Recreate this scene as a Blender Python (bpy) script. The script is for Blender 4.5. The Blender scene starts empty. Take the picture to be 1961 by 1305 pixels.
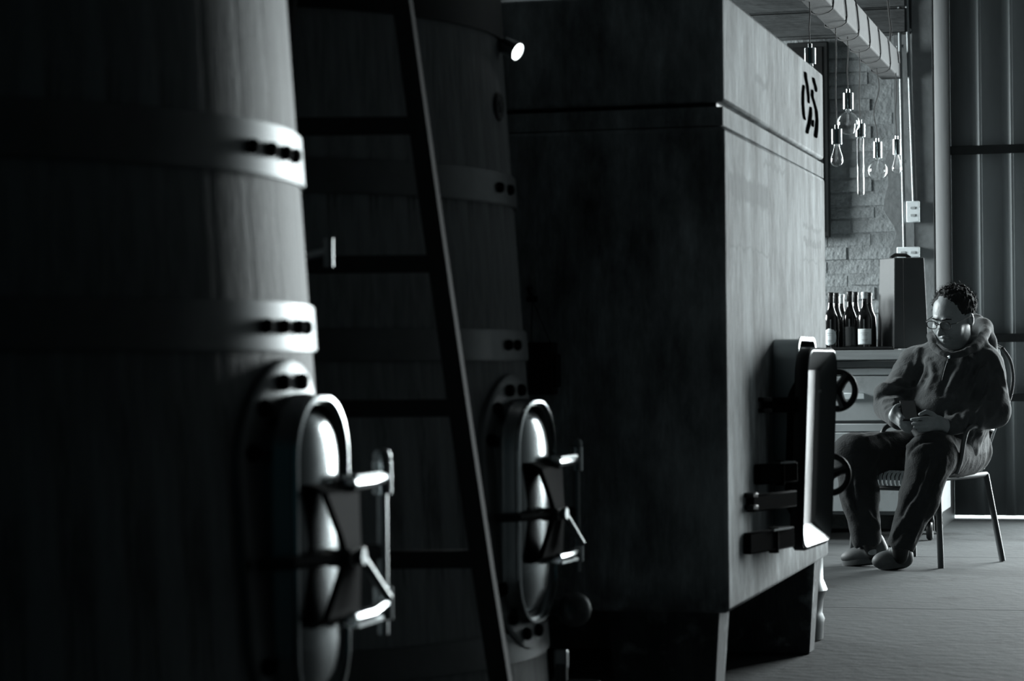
import bpy, math, random
import numpy as np
from mathutils import Vector, Matrix, Euler, noise as mnoise
random.seed(7); np.random.seed(7)
PI = math.pi
scene = bpy.context.scene
COL = scene.collection

# ------------------------------------------------------------ camera, world, light, exposure
F_PX, CX, CY = 85/36*1961, 980.5, 652.5
YAW, PITCH, ROLL = math.radians(15.16), math.radians(0.60), math.radians(-0.52)
CAM = Vector((0, 0, 0.94))
RM = Matrix.Rotation(YAW, 3, 'Z') @ Matrix.Rotation(PI/2+PITCH, 3, 'X') @ Matrix.Rotation(ROLL, 3, 'Z')
cd = bpy.data.cameras.new('camera'); cam = bpy.data.objects.new('camera', cd); COL.objects.link(cam)
cam.matrix_world = Matrix.Translation(CAM) @ RM.to_4x4()
cd.lens = 85; cd.sensor_width = 36; cd.clip_start = 0.05; cd.clip_end = 200
cd.dof.use_dof = True; cd.dof.focus_distance = 10.4; cd.dof.aperture_fstop = 5.0; cd.dof.aperture_blades = 9
scene.camera = cam
scene.view_settings.view_transform = 'Standard'; scene.view_settings.look = 'None'
scene.view_settings.gamma = 1; scene.view_settings.use_curve_mapping = False
scene.view_settings.exposure = 0.0
w = bpy.data.worlds.new('world'); scene.world = w; w.use_nodes = True
w.node_tree.nodes['Background'].inputs[0].default_value = (0.32, 0.85, 1.0, 1)
w.node_tree.nodes['Background'].inputs[1].default_value = 0.012

def area_light(name, loc, target, sx, sy, power, color=(0.90, 0.985, 1.0), spread=180):
    l = bpy.data.lights.new(name, 'AREA'); l.shape = 'RECTANGLE'; l.size = sx; l.size_y = sy
    l.energy = power; l.color = color; l.spread = math.radians(spread)
    o = bpy.data.objects.new(name, l); COL.objects.link(o); o.location = loc
    d = Vector(target) - Vector(loc)
    o.rotation_euler = d.to_track_quat('-Z', 'Y').to_euler()
    return o
# daylight through the open gateway beside the sheet door, through the window of the left wall, and on the yard outside
area_light('gateway_daylight', (1.0, 14.95, 1.65), (-1.0, 7.5, 1.0), 2.3, 2.9, 860)
area_light('window_daylight', (-5.20, 12.4, 2.15), (-1.2, 12.3, 1.2), 1.9, 1.2, 210, spread=115)
area_light('yard_daylight', (0.5, 17.6, 4.5), (0.3, 17.3, 0.0), 6, 4, 700)

# ------------------------------------------------------------ pixel helpers (photo 1961 x 1305)
def ray(px, py): return RM @ Vector(((px-CX)/F_PX, -(py-CY)/F_PX, -1.0))
def at(px, py, X=None, Y=None, Z=None, d=None):
    r = ray(px, py)
    if d is not None: return CAM + r*d
    if X is not None: return CAM + r*((X-CAM.x)/r.x)
    if Y is not None: return CAM + r*((Y-CAM.y)/r.y)
    return CAM + r*((Z-CAM.z)/r.z)
RMT = RM.transposed()
def proj(p):
    q = RMT @ (Vector(p)-CAM)
    return CX+F_PX*q.x/-q.z, CY-F_PX*q.y/-q.z
CR, CU, CF = RM @ Vector((1,0,0)), RM @ Vector((0,1,0)), RM @ Vector((0,0,-1))

# ------------------------------------------------------------ materials
MATS = {}
def mat(name, base, rough=0.6, metal=0.0, var=0.25, scale=6.0, stretch=(1,1,1), bump=0.0, bscale=40.0, spec=0.5,
        trans=0.0, sheen=0.0, emit=None, estr=0.0, ior=1.45, rvar=0.0, dark=None, dthr=0.62, dscale=3.0, coat=0.0, dstretch=None):
    if name in MATS: return MATS[name]
    m = bpy.data.materials.new(name); m.use_nodes = True; nt = m.node_tree; N = nt.nodes; L = nt.links
    b = N['Principled BSDF']
    if isinstance(base, (int, float)): base = (base*0.93, base*1.0, base*1.02)
    b.inputs['Roughness'].default_value = rough; b.inputs['Metallic'].default_value = metal
    b.inputs['Specular IOR Level'].default_value = spec; b.inputs['IOR'].default_value = ior
    b.inputs['Transmission Weight'].default_value = trans
    b.inputs['Sheen Weight'].default_value = sheen; b.inputs['Coat Weight'].default_value = coat
    if emit: b.inputs['Emission Color'].default_value = (*emit, 1); b.inputs['Emission Strength'].default_value = estr
    tc = N.new('ShaderNodeTexCoord'); mp = N.new('ShaderNodeMapping'); mp.inputs['Scale'].default_value = stretch
    L.new(tc.outputs['Object'], mp.inputs['Vector'])
    nz = N.new('ShaderNodeTexNoise'); nz.inputs['Scale'].default_value = scale; nz.inputs['Detail'].default_value = 8
    nz.inputs['Roughness'].default_value = 0.65
    L.new(mp.outputs[0], nz.inputs['Vector'])
    cr = N.new('ShaderNodeValToRGB'); e = cr.color_ramp.elements
    e[0].position = 0.3; e[1].position = 0.7
    e[0].color = (*[max(0, c*(1-var)) for c in base], 1); e[1].color = (*[min(1, c*(1+var)) for c in base], 1)
    L.new(nz.outputs['Fac'], cr.inputs['Fac']); out = cr.outputs['Color']
    if dark is not None:
        n2 = N.new('ShaderNodeTexNoise'); n2.inputs['Scale'].default_value = dscale; n2.inputs['Detail'].default_value = 6
        n2.inputs['Roughness'].default_value = 0.7
        mp2 = N.new('ShaderNodeMapping'); mp2.inputs['Scale'].default_value = dstretch or stretch; mp2.inputs['Location'].default_value = (3.1, 1.7, 5.2)
        L.new(tc.outputs['Object'], mp2.inputs['Vector']); L.new(mp2.outputs[0], n2.inputs['Vector'])
        sf_ = 0.16 if name == 'tank_concrete' else 0.06
        mr = N.new('ShaderNodeMapRange'); mr.inputs['From Min'].default_value = dthr-sf_; mr.inputs['From Max'].default_value = dthr+sf_
        L.new(n2.outputs['Fac'], mr.inputs['Value'])
        mx = N.new('ShaderNodeMix'); mx.data_type = 'RGBA'
        L.new(mr.outputs[0], mx.inputs['Factor']); L.new(out, mx.inputs['A']); mx.inputs['B'].default_value = (dark*.95, dark, dark*1.02, 1)
        out = mx.outputs['Result']
    L.new(out, b.inputs['Base Color'])
    if rvar:
        mr2 = N.new('ShaderNodeMapRange'); mr2.inputs['To Min'].default_value = max(0.02, rough-rvar); mr2.inputs['To Max'].default_value = min(1, rough+rvar)
        L.new(nz.outputs['Fac'], mr2.inputs['Value']); L.new(mr2.outputs[0], b.inputs['Roughness'])
    if bump:
        n3 = N.new('ShaderNodeTexNoise'); n3.inputs['Scale'].default_value = bscale; n3.inputs['Detail'].default_value = 8
        L.new(mp.outputs[0], n3.inputs['Vector'])
        bp = N.new('ShaderNodeBump'); bp.inputs['Strength'].default_value = bump; bp.inputs['Distance'].default_value = 0.01
        L.new(n3.outputs['Fac'], bp.inputs['Height']); L.new(bp.outputs[0], b.inputs['Normal'])
    m['out_socket'] = 0
    MATS[name] = m
    return m

def tank_material():
    """poured concrete: vertical streaks, a painted grey patch and its drip line (marks with a shape of their own)"""
    m = mat('tank_concrete', 0.67, 0.85, var=0.42, scale=4.5, stretch=(3, 3, 0.55), bump=0.35, bscale=30, dark=0.12, dthr=0.55, dscale=3.2, dstretch=(2.0, 2.0, 0.9))
    nt = m.node_tree; N = nt.nodes; L = nt.links; b = N['Principled BSDF']
    src = b.inputs['Base Color'].links[0].from_socket
    geo = N.new('ShaderNodeNewGeometry'); sp = N.new('ShaderNodeSeparateXYZ'); L.new(geo.outputs['Position'], sp.inputs[0])
    wn = N.new('ShaderNodeTexNoise'); wn.inputs['Scale'].default_value = 18; L.new(geo.outputs['Position'], wn.inputs['Vector'])
    def math_(op, a, c, d=None):
        n = N.new('ShaderNodeMath'); n.operation = op
        for i, v in enumerate((a, c) if d is None else (a, c, d)):
            if isinstance(v, (int, float)): n.inputs[i].default_value = v
            else: L.new(v, n.inputs[i])
        return n.outputs[0]
    wob = math_('MULTIPLY', math_('SUBTRACT', wn.outputs['Fac'], 0.5), 0.05)
    y = math_('ADD', sp.outputs['Y'], wob); z = math_('ADD', sp.outputs['Z'], wob)
    def band(v, lo, hi, soft):
        a = N.new('ShaderNodeMapRange'); a.interpolation_type = 'SMOOTHSTEP'; a.inputs['From Min'].default_value = lo-soft; a.inputs['From Max'].default_value = lo+soft; L.new(v, a.inputs['Value'])
        c = N.new('ShaderNodeMapRange'); c.interpolation_type = 'SMOOTHSTEP'; c.inputs['From Min'].default_value = hi-soft; c.inputs['From Max'].default_value = hi+soft
        c.inputs['To Min'].default_value = 1; c.inputs['To Max'].default_value = 0; L.new(v, c.inputs['Value'])
        return math_('MULTIPLY', a.outputs[0], c.outputs[0])
    def rect(y0, y1, z0, z1, amt, sy=0.01, sz=0.01): return math_('MULTIPLY', math_('MULTIPLY', band(y, y0, y1, sy), band(z, z0, z1, sz)), amt)
    k = rect(6.16, 6.82, 1.375, 1.44, 0.7)
    for a in (rect(6.16, 6.84, 1.245, 1.252, 0.5, .01, .004), rect(6.825, 6.84, 1.25, 1.66, 0.35, .004, .01), rect(7.50, 7.9, 1.36, 1.375, .5, .01, .004),
              rect(7.50, 7.9, 1.31, 1.332, .6, .01, .004), rect(7.50, 7.88, 1.262, 1.27, .5, .01, .004), rect(6.75, 7.15, 1.50, 1.512, .55, .02, .004),
              rect(6.62, 6.84, 1.715, 1.74, .6, .01, .008), rect(6.5, 6.7, 0.33, 0.5, .25, .1, .1), rect(6.7, 7.0, 0.98, 1.1, .55, .09, .05)):
        k = math_('MAXIMUM', k, a)
    mx = N.new('ShaderNodeMix'); mx.data_type = 'RGBA'; L.new(k, mx.inputs['Factor']); L.new(src, mx.inputs['A']); mx.inputs['B'].default_value = (0.20, 0.22, 0.23, 1)
    # darker, noise-broken tone towards the lower border
    g = N.new('ShaderNodeMapRange'); g.inputs['From Min'].default_value = 0.40; g.inputs['From Max'].default_value = 0.28; L.new(z, g.inputs['Value'])
    n4 = N.new('ShaderNodeTexNoise'); n4.inputs['Scale'].default_value = 14; n4.inputs['Detail'].default_value = 8; L.new(geo.outputs['Position'], n4.inputs['Vector'])
    gg = N.new('ShaderNodeMapRange'); gg.inputs['From Min'].default_value = 0.42; gg.inputs['From Max'].default_value = 0.60; L.new(math_('ADD', n4.outputs['Fac'], math_('MULTIPLY', g.outputs[0], 0.16)), gg.inputs['Value'])
    gf = math_('MULTIPLY', math_('MULTIPLY', gg.outputs[0], g.outputs[0]), 0.85)
    mx2 = N.new('ShaderNodeMix'); mx2.data_type = 'RGBA'; L.new(gf, mx2.inputs['Factor']); L.new(mx.outputs['Result'], mx2.inputs['A']); mx2.inputs['B'].default_value = (0.05, 0.055, 0.06, 1)
    L.new(mx2.outputs['Result'], b.inputs['Base Color'])
    return m

M_tank = tank_material()
M_floor = mat('floor_concrete', 0.058, 0.85, var=0.22, scale=1.6, bump=0.5, bscale=18, dark=0.030, dthr=0.60, dscale=2.2, rvar=0.05, spec=0.12)
M_brick = mat('whitewashed_brick', 0.27, 0.9, var=0.35, scale=9, bump=0.8, bscale=35, dark=0.12, dthr=0.64, dscale=9)
M_mortar = mat('mortar', 0.25, 0.95, var=0.3, scale=10, bump=0.8, bscale=40)
M_plaster = mat('plaster', 0.17, 0.85, var=0.25, scale=4, bump=0.35, bscale=30, dark=0.15, dthr=0.66, dscale=6)
M_board = mat('board_formed_concrete', 0.065, 0.9, var=0.4, scale=3, stretch=(1, 1, 6), bump=0.6, bscale=14)
M_wall = mat('dark_wall', 0.045, 0.9, var=0.3, scale=3)
M_sheet = mat('corrugated_steel', 0.30, 0.45, metal=0.35, var=0.15, scale=2, stretch=(2, 2, .5))
M_rail = mat('dark_steel', 0.035, 0.5, metal=0.6, var=0.2)
M_wood = mat('vat_oak', 0.27, 0.62, var=0.42, scale=5, stretch=(5, 5, 0.55), bump=0.25, bscale=30, dark=0.10, dthr=0.58, dscale=3.2, dstretch=(4, 4, .5), spec=.35)
M_hoop = mat('hoop_steel', 0.19, 0.45, metal=0.75, var=0.2, scale=7)
M_bolt = mat('bolt_black', 0.006, 0.85, spec=.04)
M_ss = mat('stainless', 0.48, 0.20, metal=1.0, var=0.08, scale=4, rvar=0.08)
M_ss2 = mat('stainless_satin', 0.32, 0.36, metal=1.0, var=0.12, scale=5, rvar=0.1)
M_hatch = mat('hatch_steel', 0.12, 0.38, metal=1.0, var=0.1, scale=4)
M_dim = mat('dull_steel', 0.14, 0.4, metal=1.0, var=0.2)
M_yoke = mat('yoke_steel', 0.012, 0.8, metal=0.0, var=0.2, spec=0.08)
M_mirror = mat('stainless_polished', 0.66, 0.10, metal=1.0, var=0.05, scale=4)
M_chrome = mat('chrome', 0.75, 0.12, metal=1.0, var=0.03)
M_black = mat('black_plastic', 0.010, 0.42, var=0.2)
M_ladder = mat('ladder_wood', 0.022, 0.8, var=0.3, scale=5, stretch=(4, 4, .6))
M_cord = mat('cord_black', 0.008, 0.7)
M_glass = mat('bulb_glass', (1, 1, 1), 0.02, var=0, trans=1.0, ior=1.5)
M_fil = mat('filament', 0.35, 0.4, var=0)
M_beamw = mat('beam_timber', 0.028, 0.85, var=0.3, scale=5, stretch=(1, .4, 1), bump=0.4, bscale=20)
M_conduit = mat('conduit', 0.26, 0.45, metal=0.7, var=0.1)
M_white = mat('white_plastic', 0.78, 0.4, var=0.03)
M_slot = mat('slot_grey', 0.35, 0.5)
M_bench = mat('bench_board', 0.36, 0.6, var=0.2, scale=5, stretch=(.5, 4, 8), bump=.1)
M_cab = mat('cabinet_paint', 0.44, 0.5, var=0.12, scale=3, dark=0.30, dthr=0.64, dscale=3)
M_cabd = mat('cabinet_dark', 0.14, 0.6, var=0.15)
M_box = mat('wood_box_dark', 0.055, 0.55, var=0.15, scale=5)
M_bottle = mat('bottle_glass', 0.006, 0.08, var=0, spec=0.8, coat=0.5)
M_label = mat('paper_label', 0.72, 0.7, var=0.05)
M_labeld = mat('dark_label', 0.05, 0.6, var=0.2)
M_cap = mat('bottle_capsule', 0.65, 0.4, var=0.05)
M_capd = mat('bottle_capsule_dark', 0.02, 0.35)
M_skin = mat('skin', 0.25, 0.5, var=0.15, scale=14, bump=0.15, bscale=60)
M_hair = mat('hair', 0.018, 0.85, var=0.5, scale=30, bump=0.6, bscale=90, spec=.25)
M_hood = mat('hoodie_fleece', 0.058, 0.95, var=0.18, scale=9, bump=0.3, bscale=120, sheen=0.10, spec=.15)
M_trou = mat('trousers_cloth', 0.026, 0.95, var=0.2, scale=9, bump=0.3, bscale=120, sheen=0.05, spec=.15)
M_shoe = mat('shoe_leather', 0.07, 0.6, var=0.3, scale=14)
M_sole = mat('shoe_sole', 0.06, 0.7)
M_chair = mat('chair_frame', 0.07, 0.5, metal=0.2, var=0.1)
M_slat = mat('chair_slat', 0.58, 0.5, var=0.08)
M_paint = mat('black_paint', 0.008, 1.0, var=0.2, spec=0)
M_keg = mat('keg_steel', 0.18, 0.3, metal=0.9, var=0.2)
M_ground = mat('yard_ground', 0.62, 0.9, var=0.15)
M_lamp = mat('lamp_glow', 0.9, 0.5, emit=(0.96, 1, 1), estr=9.0, var=0)

# ------------------------------------------------------------ object helpers
def tag(o, label=None, cat=None, group=None, kind=None):
    if label: o['label'] = label
    if cat: o['category'] = cat
    if group: o['group'] = group
    if kind: o['kind'] = kind
    return o
def thing(name, loc, label, cat, group=None):
    o = bpy.data.objects.new(name, None); COL.objects.link(o); o.location = loc
    o.empty_display_size = 0.1
    return tag(o, label, cat, group)
WL = {}
def wloc(o):
    v = Vector((0, 0, 0))
    while o is not None: v += Vector(o.location); o = o.parent
    return v

def rrect(w_, h_, r, n=7):
    pts = []
    for cx, cy, a0 in ((w_/2-r, h_/2-r, 0), (-w_/2+r, h_/2-r, 90), (-w_/2+r, -h_/2+r, 180), (w_/2-r, -h_/2+r, 270)):
        for k in range(n):
            a_ = math.radians(a0+90*k/(n-1)); pts.append((cx+r*math.cos(a_), cy+r*math.sin(a_)))
    return pts
class MB:
    def __init__(s): s.v = []; s.f = []
    def add(s, vs, fs):
        o = len(s.v); s.v += [Vector(v) for v in vs]; s.f += [tuple(i+o for i in f) for f in fs]; return s
    def box(s, c, size, R=None):
        x, y, z = [k/2 for k in size]; c = Vector(c)
        vs = [Vector(p) for p in ((-x,-y,-z),(x,-y,-z),(x,y,-z),(-x,y,-z),(-x,-y,z),(x,-y,z),(x,y,z),(-x,y,z))]
        if R is not None: vs = [R @ v for v in vs]
        return s.add([v+c for v in vs], [(3,2,1,0),(4,5,6,7),(0,1,5,4),(1,2,6,5),(2,3,7,6),(3,0,4,7)])
    def bb(s, a, b): # box by corners
        a, b = Vector(a), Vector(b); lo = Vector(map(min, a, b)); hi = Vector(map(max, a, b))
        return s.box((lo+hi)/2, hi-lo)
    def hexa(s, p): # 8 corners, bottom 4 then top 4 (counter-clockwise from above)
        return s.add(p, [(3,2,1,0),(4,5,6,7),(0,1,5,4),(1,2,6,5),(2,3,7,6),(3,0,4,7)])
    def tube(s, pts, r, n=10, caps=True, flat=None):
        pts = [Vector(p) for p in pts]; rs = r if isinstance(r, (list, tuple)) else [r]*len(pts)
        tan = []
        for i in range(len(pts)):
            t = pts[min(i+1, len(pts)-1)] - pts[max(i-1, 0)]; tan.append(t.normalized())
        up = Vector((0,0,1)) if abs(tan[0].z) < .9 else Vector((1,0,0))
        a = tan[0].cross(up).normalized(); base = len(s.v); fs = []
        for i, p in enumerate(pts):
            a = (a - tan[i]*a.dot(tan[i])).normalized(); b = tan[i].cross(a)
            for k in range(n):
                th = 2*PI*k/n; s.v.append(p + (a*math.cos(th) + b*math.sin(th))*rs[i])
        for i in range(len(pts)-1):
            for k in range(n):
                k2 = (k+1) % n; fs.append((base+i*n+k, base+i*n+k2, base+(i+1)*n+k2, base+(i+1)*n+k))
        if caps:
            fs.append(tuple(base+k for k in reversed(range(n)))); fs.append(tuple(base+(len(pts)-1)*n+k for k in range(n)))
        s.f += fs; return s
    def lathe(s, prof, M=None, n=24): # prof [(r,z)]; closed ends when r == 0
        M = M or Matrix(); base = len(s.v)
        for r, z in prof:
            for k in range(n):
                th = 2*PI*k/n; s.v.append(M @ Vector((r*math.cos(th), r*math.sin(th), z)))
        for i in range(len(prof)-1):
            for k in range(n):
                k2 = (k+1) % n; s.f.append((base+i*n+k, base+i*n+k2, base+(i+1)*n+k2, base+(i+1)*n+k))
        if prof[0][0] > 1e-6: s.f.append(tuple(base+k for k in reversed(range(n))))
        if prof[-1][0] > 1e-6: s.f.append(tuple(base+(len(prof)-1)*n+k for k in range(n)))
        return s
    def loft(s, rings, close=True, caps=(False, False)):
        base = len(s.v); n = len(rings[0])
        for r in rings: s.v += [Vector(p) for p in r]
        for i in range(len(rings)-1):
            for k in range(n if close else n-1):
                k2 = (k+1) % n; s.f.append((base+i*n+k, base+i*n+k2, base+(i+1)*n+k2, base+(i+1)*n+k))
        if caps[0]: s.f.append(tuple(base+k for k in reversed(range(n))))
        if caps[1]: s.f.append(tuple(base+(len(rings)-1)*n+k for k in range(n)))
        return s
    def mesh(s, name, m, org=(0,0,0), smooth=35):
        me = bpy.data.meshes.new(name); org = Vector(org)
        me.from_pydata([tuple(v-org) for v in s.v], [], s.f); me.validate(); me.update()
        if m: me.materials.append(m)
        import bmesh
        bm = bmesh.new(); bm.from_mesh(me); bmesh.ops.recalc_face_normals(bm, faces=bm.faces); bm.to_mesh(me); bm.free()
        if smooth: me.shade_smooth(); me.set_sharp_from_angle(angle=math.radians(smooth))
        return me
    def build(s, name, m, parent=None, bevel=0, smooth=35, label=None, seg=2, org=None, kind=None):
        o0 = wloc(parent) if parent else Vector(org or (0,0,0))
        o = bpy.data.objects.new(name, s.mesh(name, m, o0, smooth)); COL.objects.link(o)
        if parent: o.parent = parent
        else: o.location = o0
        if bevel:
            b = o.modifiers.new('bevel', 'BEVEL'); b.width = bevel; b.segments = seg; b.limit_method = 'ANGLE'; b.angle_limit = math.radians(40)
        if label: o['label'] = label
        if kind: o['kind'] = kind
        return o
def inst(name, me, loc, rot=(0,0,0), parent=None, scale=(1,1,1)):
    o = bpy.data.objects.new(name, me); COL.objects.link(o); o.location = loc; o.rotation_euler = rot; o.scale = scale
    if parent: o.parent = parent
    return o
def struct(name, mb, m, bevel=0, **k):
    return mb.build(name, m, None, bevel, kind='structure', **k)

# ============================================================ STRUCTURE
YB, YD = 13.70, 14.65            # brick wall plane, sheet door plane
XL, XR = -5.0, 3.2
XC = at(1787, 400, Y=YB).x       # right edge of the pier
# floor: a base with cast slabs, each its own piece
fl = struct('floor', MB().bb((XL-.3, -2.5, -.12), (XR+.3, YD+.1, -.012)), M_floor)
ys = [-2.5, 0.6, 3.6, 6.6, 9.3, at(1880, 1068, Z=0).y, YD+.1]
xs = [XL-.3, -2.4, 0.3, XR+.3]
for j in range(len(ys)-1):
    for i in range(len(xs)-1):
        off = 0.25*math.sin(j*2.3+1)
        x0 = xs[i]+(off if i else 0)+.004; x1 = xs[i+1]+(off if i < 2 else 0)-.004
        MB().bb((x0, ys[j]+.003, -.0125), (x1, ys[j+1]-.003, 0)).build('slab', M_floor, fl, bevel=.002, seg=1)
# back wall: mortar body, bricks over it
ZL = 2.78                        # underside of the board-formed lintel
wb = struct('wall_back', MB().bb((XL-.2, YB, 0), (XC, YB+.35, 4.3)), M_mortar)
bl, bh, jt = 0.24, 0.064, 0.012
bm_ = MB().box((0, 0, 0), (bl, .03, bh)).mesh('brick', M_brick)
rest = MB()
rng = random.Random(3)
X_BR_R = at(1712, 400, Y=YB).x
course = 0; z = bh/2+.006; cnt = 0
while z < ZL-.02:
    off = (course % 2)*(bl+jt)/2 + rng.uniform(-.015, .015); x = X_BR_R - off - bl/2
    if course % 2: # half brick beside the plaster
        pass
    while x > XL:
        dz, dx = rng.uniform(-.003, .003), rng.uniform(-.004, .004); dy = rng.uniform(-.004, .005)
        if x > -3.05 and cnt < 296 and z > .85:
            o = inst('brick', bm_, (x+dx, YB+.0100+dy, z+dz), (rng.uniform(-.02,.02), rng.uniform(-.012,.012), rng.uniform(-.012,.012)), wb, (rng.uniform(.93, 1.02), 1, rng.uniform(.86, 1.06))); cnt += 1
        else:
            rest.box((x+dx, YB+.0100+dy, z+dz), (bl, .03, bh))
        x -= bl+jt
    z += bh+jt; course += 1
rest.build('brick_rows', M_brick, wb, kind='stuff')
# smeared plaster with a ragged left edge, over the pier
rag = []
zz = 0.0
while zz < 4.0:
    px = 1703 + 7*math.sin(zz*9.0) + 6*math.sin(zz*23+1) + rng.uniform(-3, 3)
    if zz > 2.15: px = 1714
    rag.append((at(px, 400, Y=YB-.03).x, zz)); zz += .045
pm = MB(); n = len(rag); yf = YB-.034
vs = [(x, yf, z) for x, z in rag] + [(XC+.001, yf, z) for x, z in rag] + [(x-.006, YB+.01, z) for x, z in rag]
fs = [(i, i+1, n+i+1, n+i) for i in range(n-1)] + [(2*n+i, 2*n+i+1, i+1, i) for i in range(n-1)]
pm.add(vs, fs).build('plaster_coat', M_plaster, wb, smooth=25)
# pier at the right end of the wall
XP = at(1748, 400, Y=YB-.10).x
struct('pillar', MB().bb((XP, YB-.075, 0), (XC+.012, YD+.04, 4.3)), M_plaster, bevel=.004)
struct('darkening_strip_1', MB().bb((XC+.0121, YB-.076, 0), (XC+.02, YD+.015, 4.3)), M_rail, smooth=0)  # added dark strip that keeps gateway light from brightening the pier's side face
# board formed lintel: boards with their own relief
lin = struct('lintel', MB().bb((XL-.2, YB-.10, ZL), (X_BR_R+.09, YB, 4.3)), M_board)
zb = ZL
while zb < 4.2:
    h_ = rng.uniform(.10, .15); MB().bb((XL-.2, YB-.10-rng.uniform(.006, .03), zb+.004), (X_BR_R+.085, YB-.095, zb+h_-.004)).build('board_face', M_board, lin, bevel=.004, seg=1); zb += h_
# left wall with a window opening, right wall with a doorway, ceiling
wl = struct('wall_left', MB().bb((XL-.25, -2.5, 0), (XL, 11.3, 4.3)).bb((XL-.25, 11.3, 0), (XL, 13.5, 1.4)).bb((XL-.25, 11.3, 2.9), (XL, 13.5, 4.3)).bb((XL-.25, 13.5, 0), (XL, YB+.3, 4.3)), M_wall)
wf = MB()
for a, b in (((XL-.06, 11.3, 1.4), (XL-.005, 13.5, 1.45)), ((XL-.06, 11.3, 2.85), (XL-.005, 13.5, 2.9)), ((XL-.06, 11.3, 1.4), (XL-.005, 11.35, 2.9)), ((XL-.06, 13.45, 1.4), (XL-.005, 13.5, 2.9))): wf.bb(a, b)
struct('window_1', wf, M_rail)
struct('wall_right', MB().bb((XR, -2.5, 0), (XR+.12, YD+.2, 4.3)).bb((-.21, YD, 3.3), (2.3, YD+.1, 4.3)).bb((2.3, YD, 0), (XR, YD+.1, 4.3)), M_wall)
struct('ceiling', MB().bb((XL-.3, -2.5, 4.3), (XR+.3, YD+.3, 4.45)), M_wall)
# corrugated sheet door with a light gap beneath
zg = 0.022; XG = -0.22
dr = struct('door_1', MB().bb((XC+.02, YD+.03, zg+.02), (XG, YD+.036, 4.3)), M_rail)
pitch_ = 0.185
def sheet(x0, x1):
    prof = []; x = x0; k = 0
    while x < x1-.01:
        prof += [(x, 0), (x+.112, 0), (x+.124, -.014), (x+.168, -.014), (x+.180, 0)]; x += pitch_
    prof = [p for p in prof if p[0] < x1-.001]; prof.append((x1, prof[-1][1]))
    zt = 4.28; m_ = MB(); n = len(prof)
    vs = [(p[0], YD+.02+p[1], zg) for p in prof] + [(p[0], YD+.02+p[1], zt) for p in prof]
    m_.add(vs, [(i, i+1, n+i+1, n+i) for i in range(n-1)]); return m_
x = XC+.02
while x < XG-.05:
    o = sheet(x, min(x+pitch_*5+.02, XG)).build('sheet', M_sheet, dr, smooth=15)
    sm = o.modifiers.new('solid', 'SOLIDIFY'); sm.thickness = .002
    x += pitch_*5
for (py, hh) in ((287, .052), (648, .05), (762, .045)):
    zc = at(1880, py, Y=YD-.02).z
    MB().bb((XC+.02, YD-.035, zc-hh/2), (XG, YD-.012, zc+hh/2)).build('rail', M_rail, dr, bevel=.003, seg=1)
struct('yard_ground', MB().bb((-4, YD+.11, -.05), (5, 22, -.001)), M_ground)

struct('yard_backdrop', MB().bb((-7, 21, -.05), (8, 21.3, 4.6)), M_ground)  # unseen pale backdrop, added so the yard beyond the gateway is bright
# ============================================================ BEAM AND PENDANTS
pL = at(1683, 149, Y=YB-.2); pR = at(1722, 146, Y=YB-.2)
bz = pL.z; bx0, bx1 = pL.x, pR.x; bw = bx1-bx0
bm0 = thing('timber_beam', ((bx0+bx1)/2, 11.5, bz), 'timber beam with black cord wound round it, reaching out from the back wall over the bulbs', 'beam')
MB().bb((bx0, 9.3, bz), (bx1, YB-.1, bz+.145)).build('beam_body', M_beamw, bm0, bevel=.008)
xb = (bx0+bx1)/2
pts = []
for k in range(0, 9*24):
    t = k/24; th = 2*PI*t; yy = YB-.25 - .46*t
    hx, hz = bw/2+.006, .0785
    c, s_ = math.cos(th), math.sin(th); q = 1/max(abs(c)**6+abs(s_)**6, 1e-9)**(1/6)
    sag = .012*max(0, -s_)
    pts.append((xb+hx*q*c, yy, bz+.0725+hz*q*s_-sag))
MB().tube(pts, .0045, 6).build('wound_cord', M_cord, bm0, label='black cord wound round the beam')
pts = [at(px, py, Y=YB-.35) for px, py in ((1698, -60), (1700, 0), (1703, 30), (1706, 55), (1704, 80), (1700, 98))]
MB().tube(pts, .006, 6).build('cord_end', M_cord, bm0)

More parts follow.
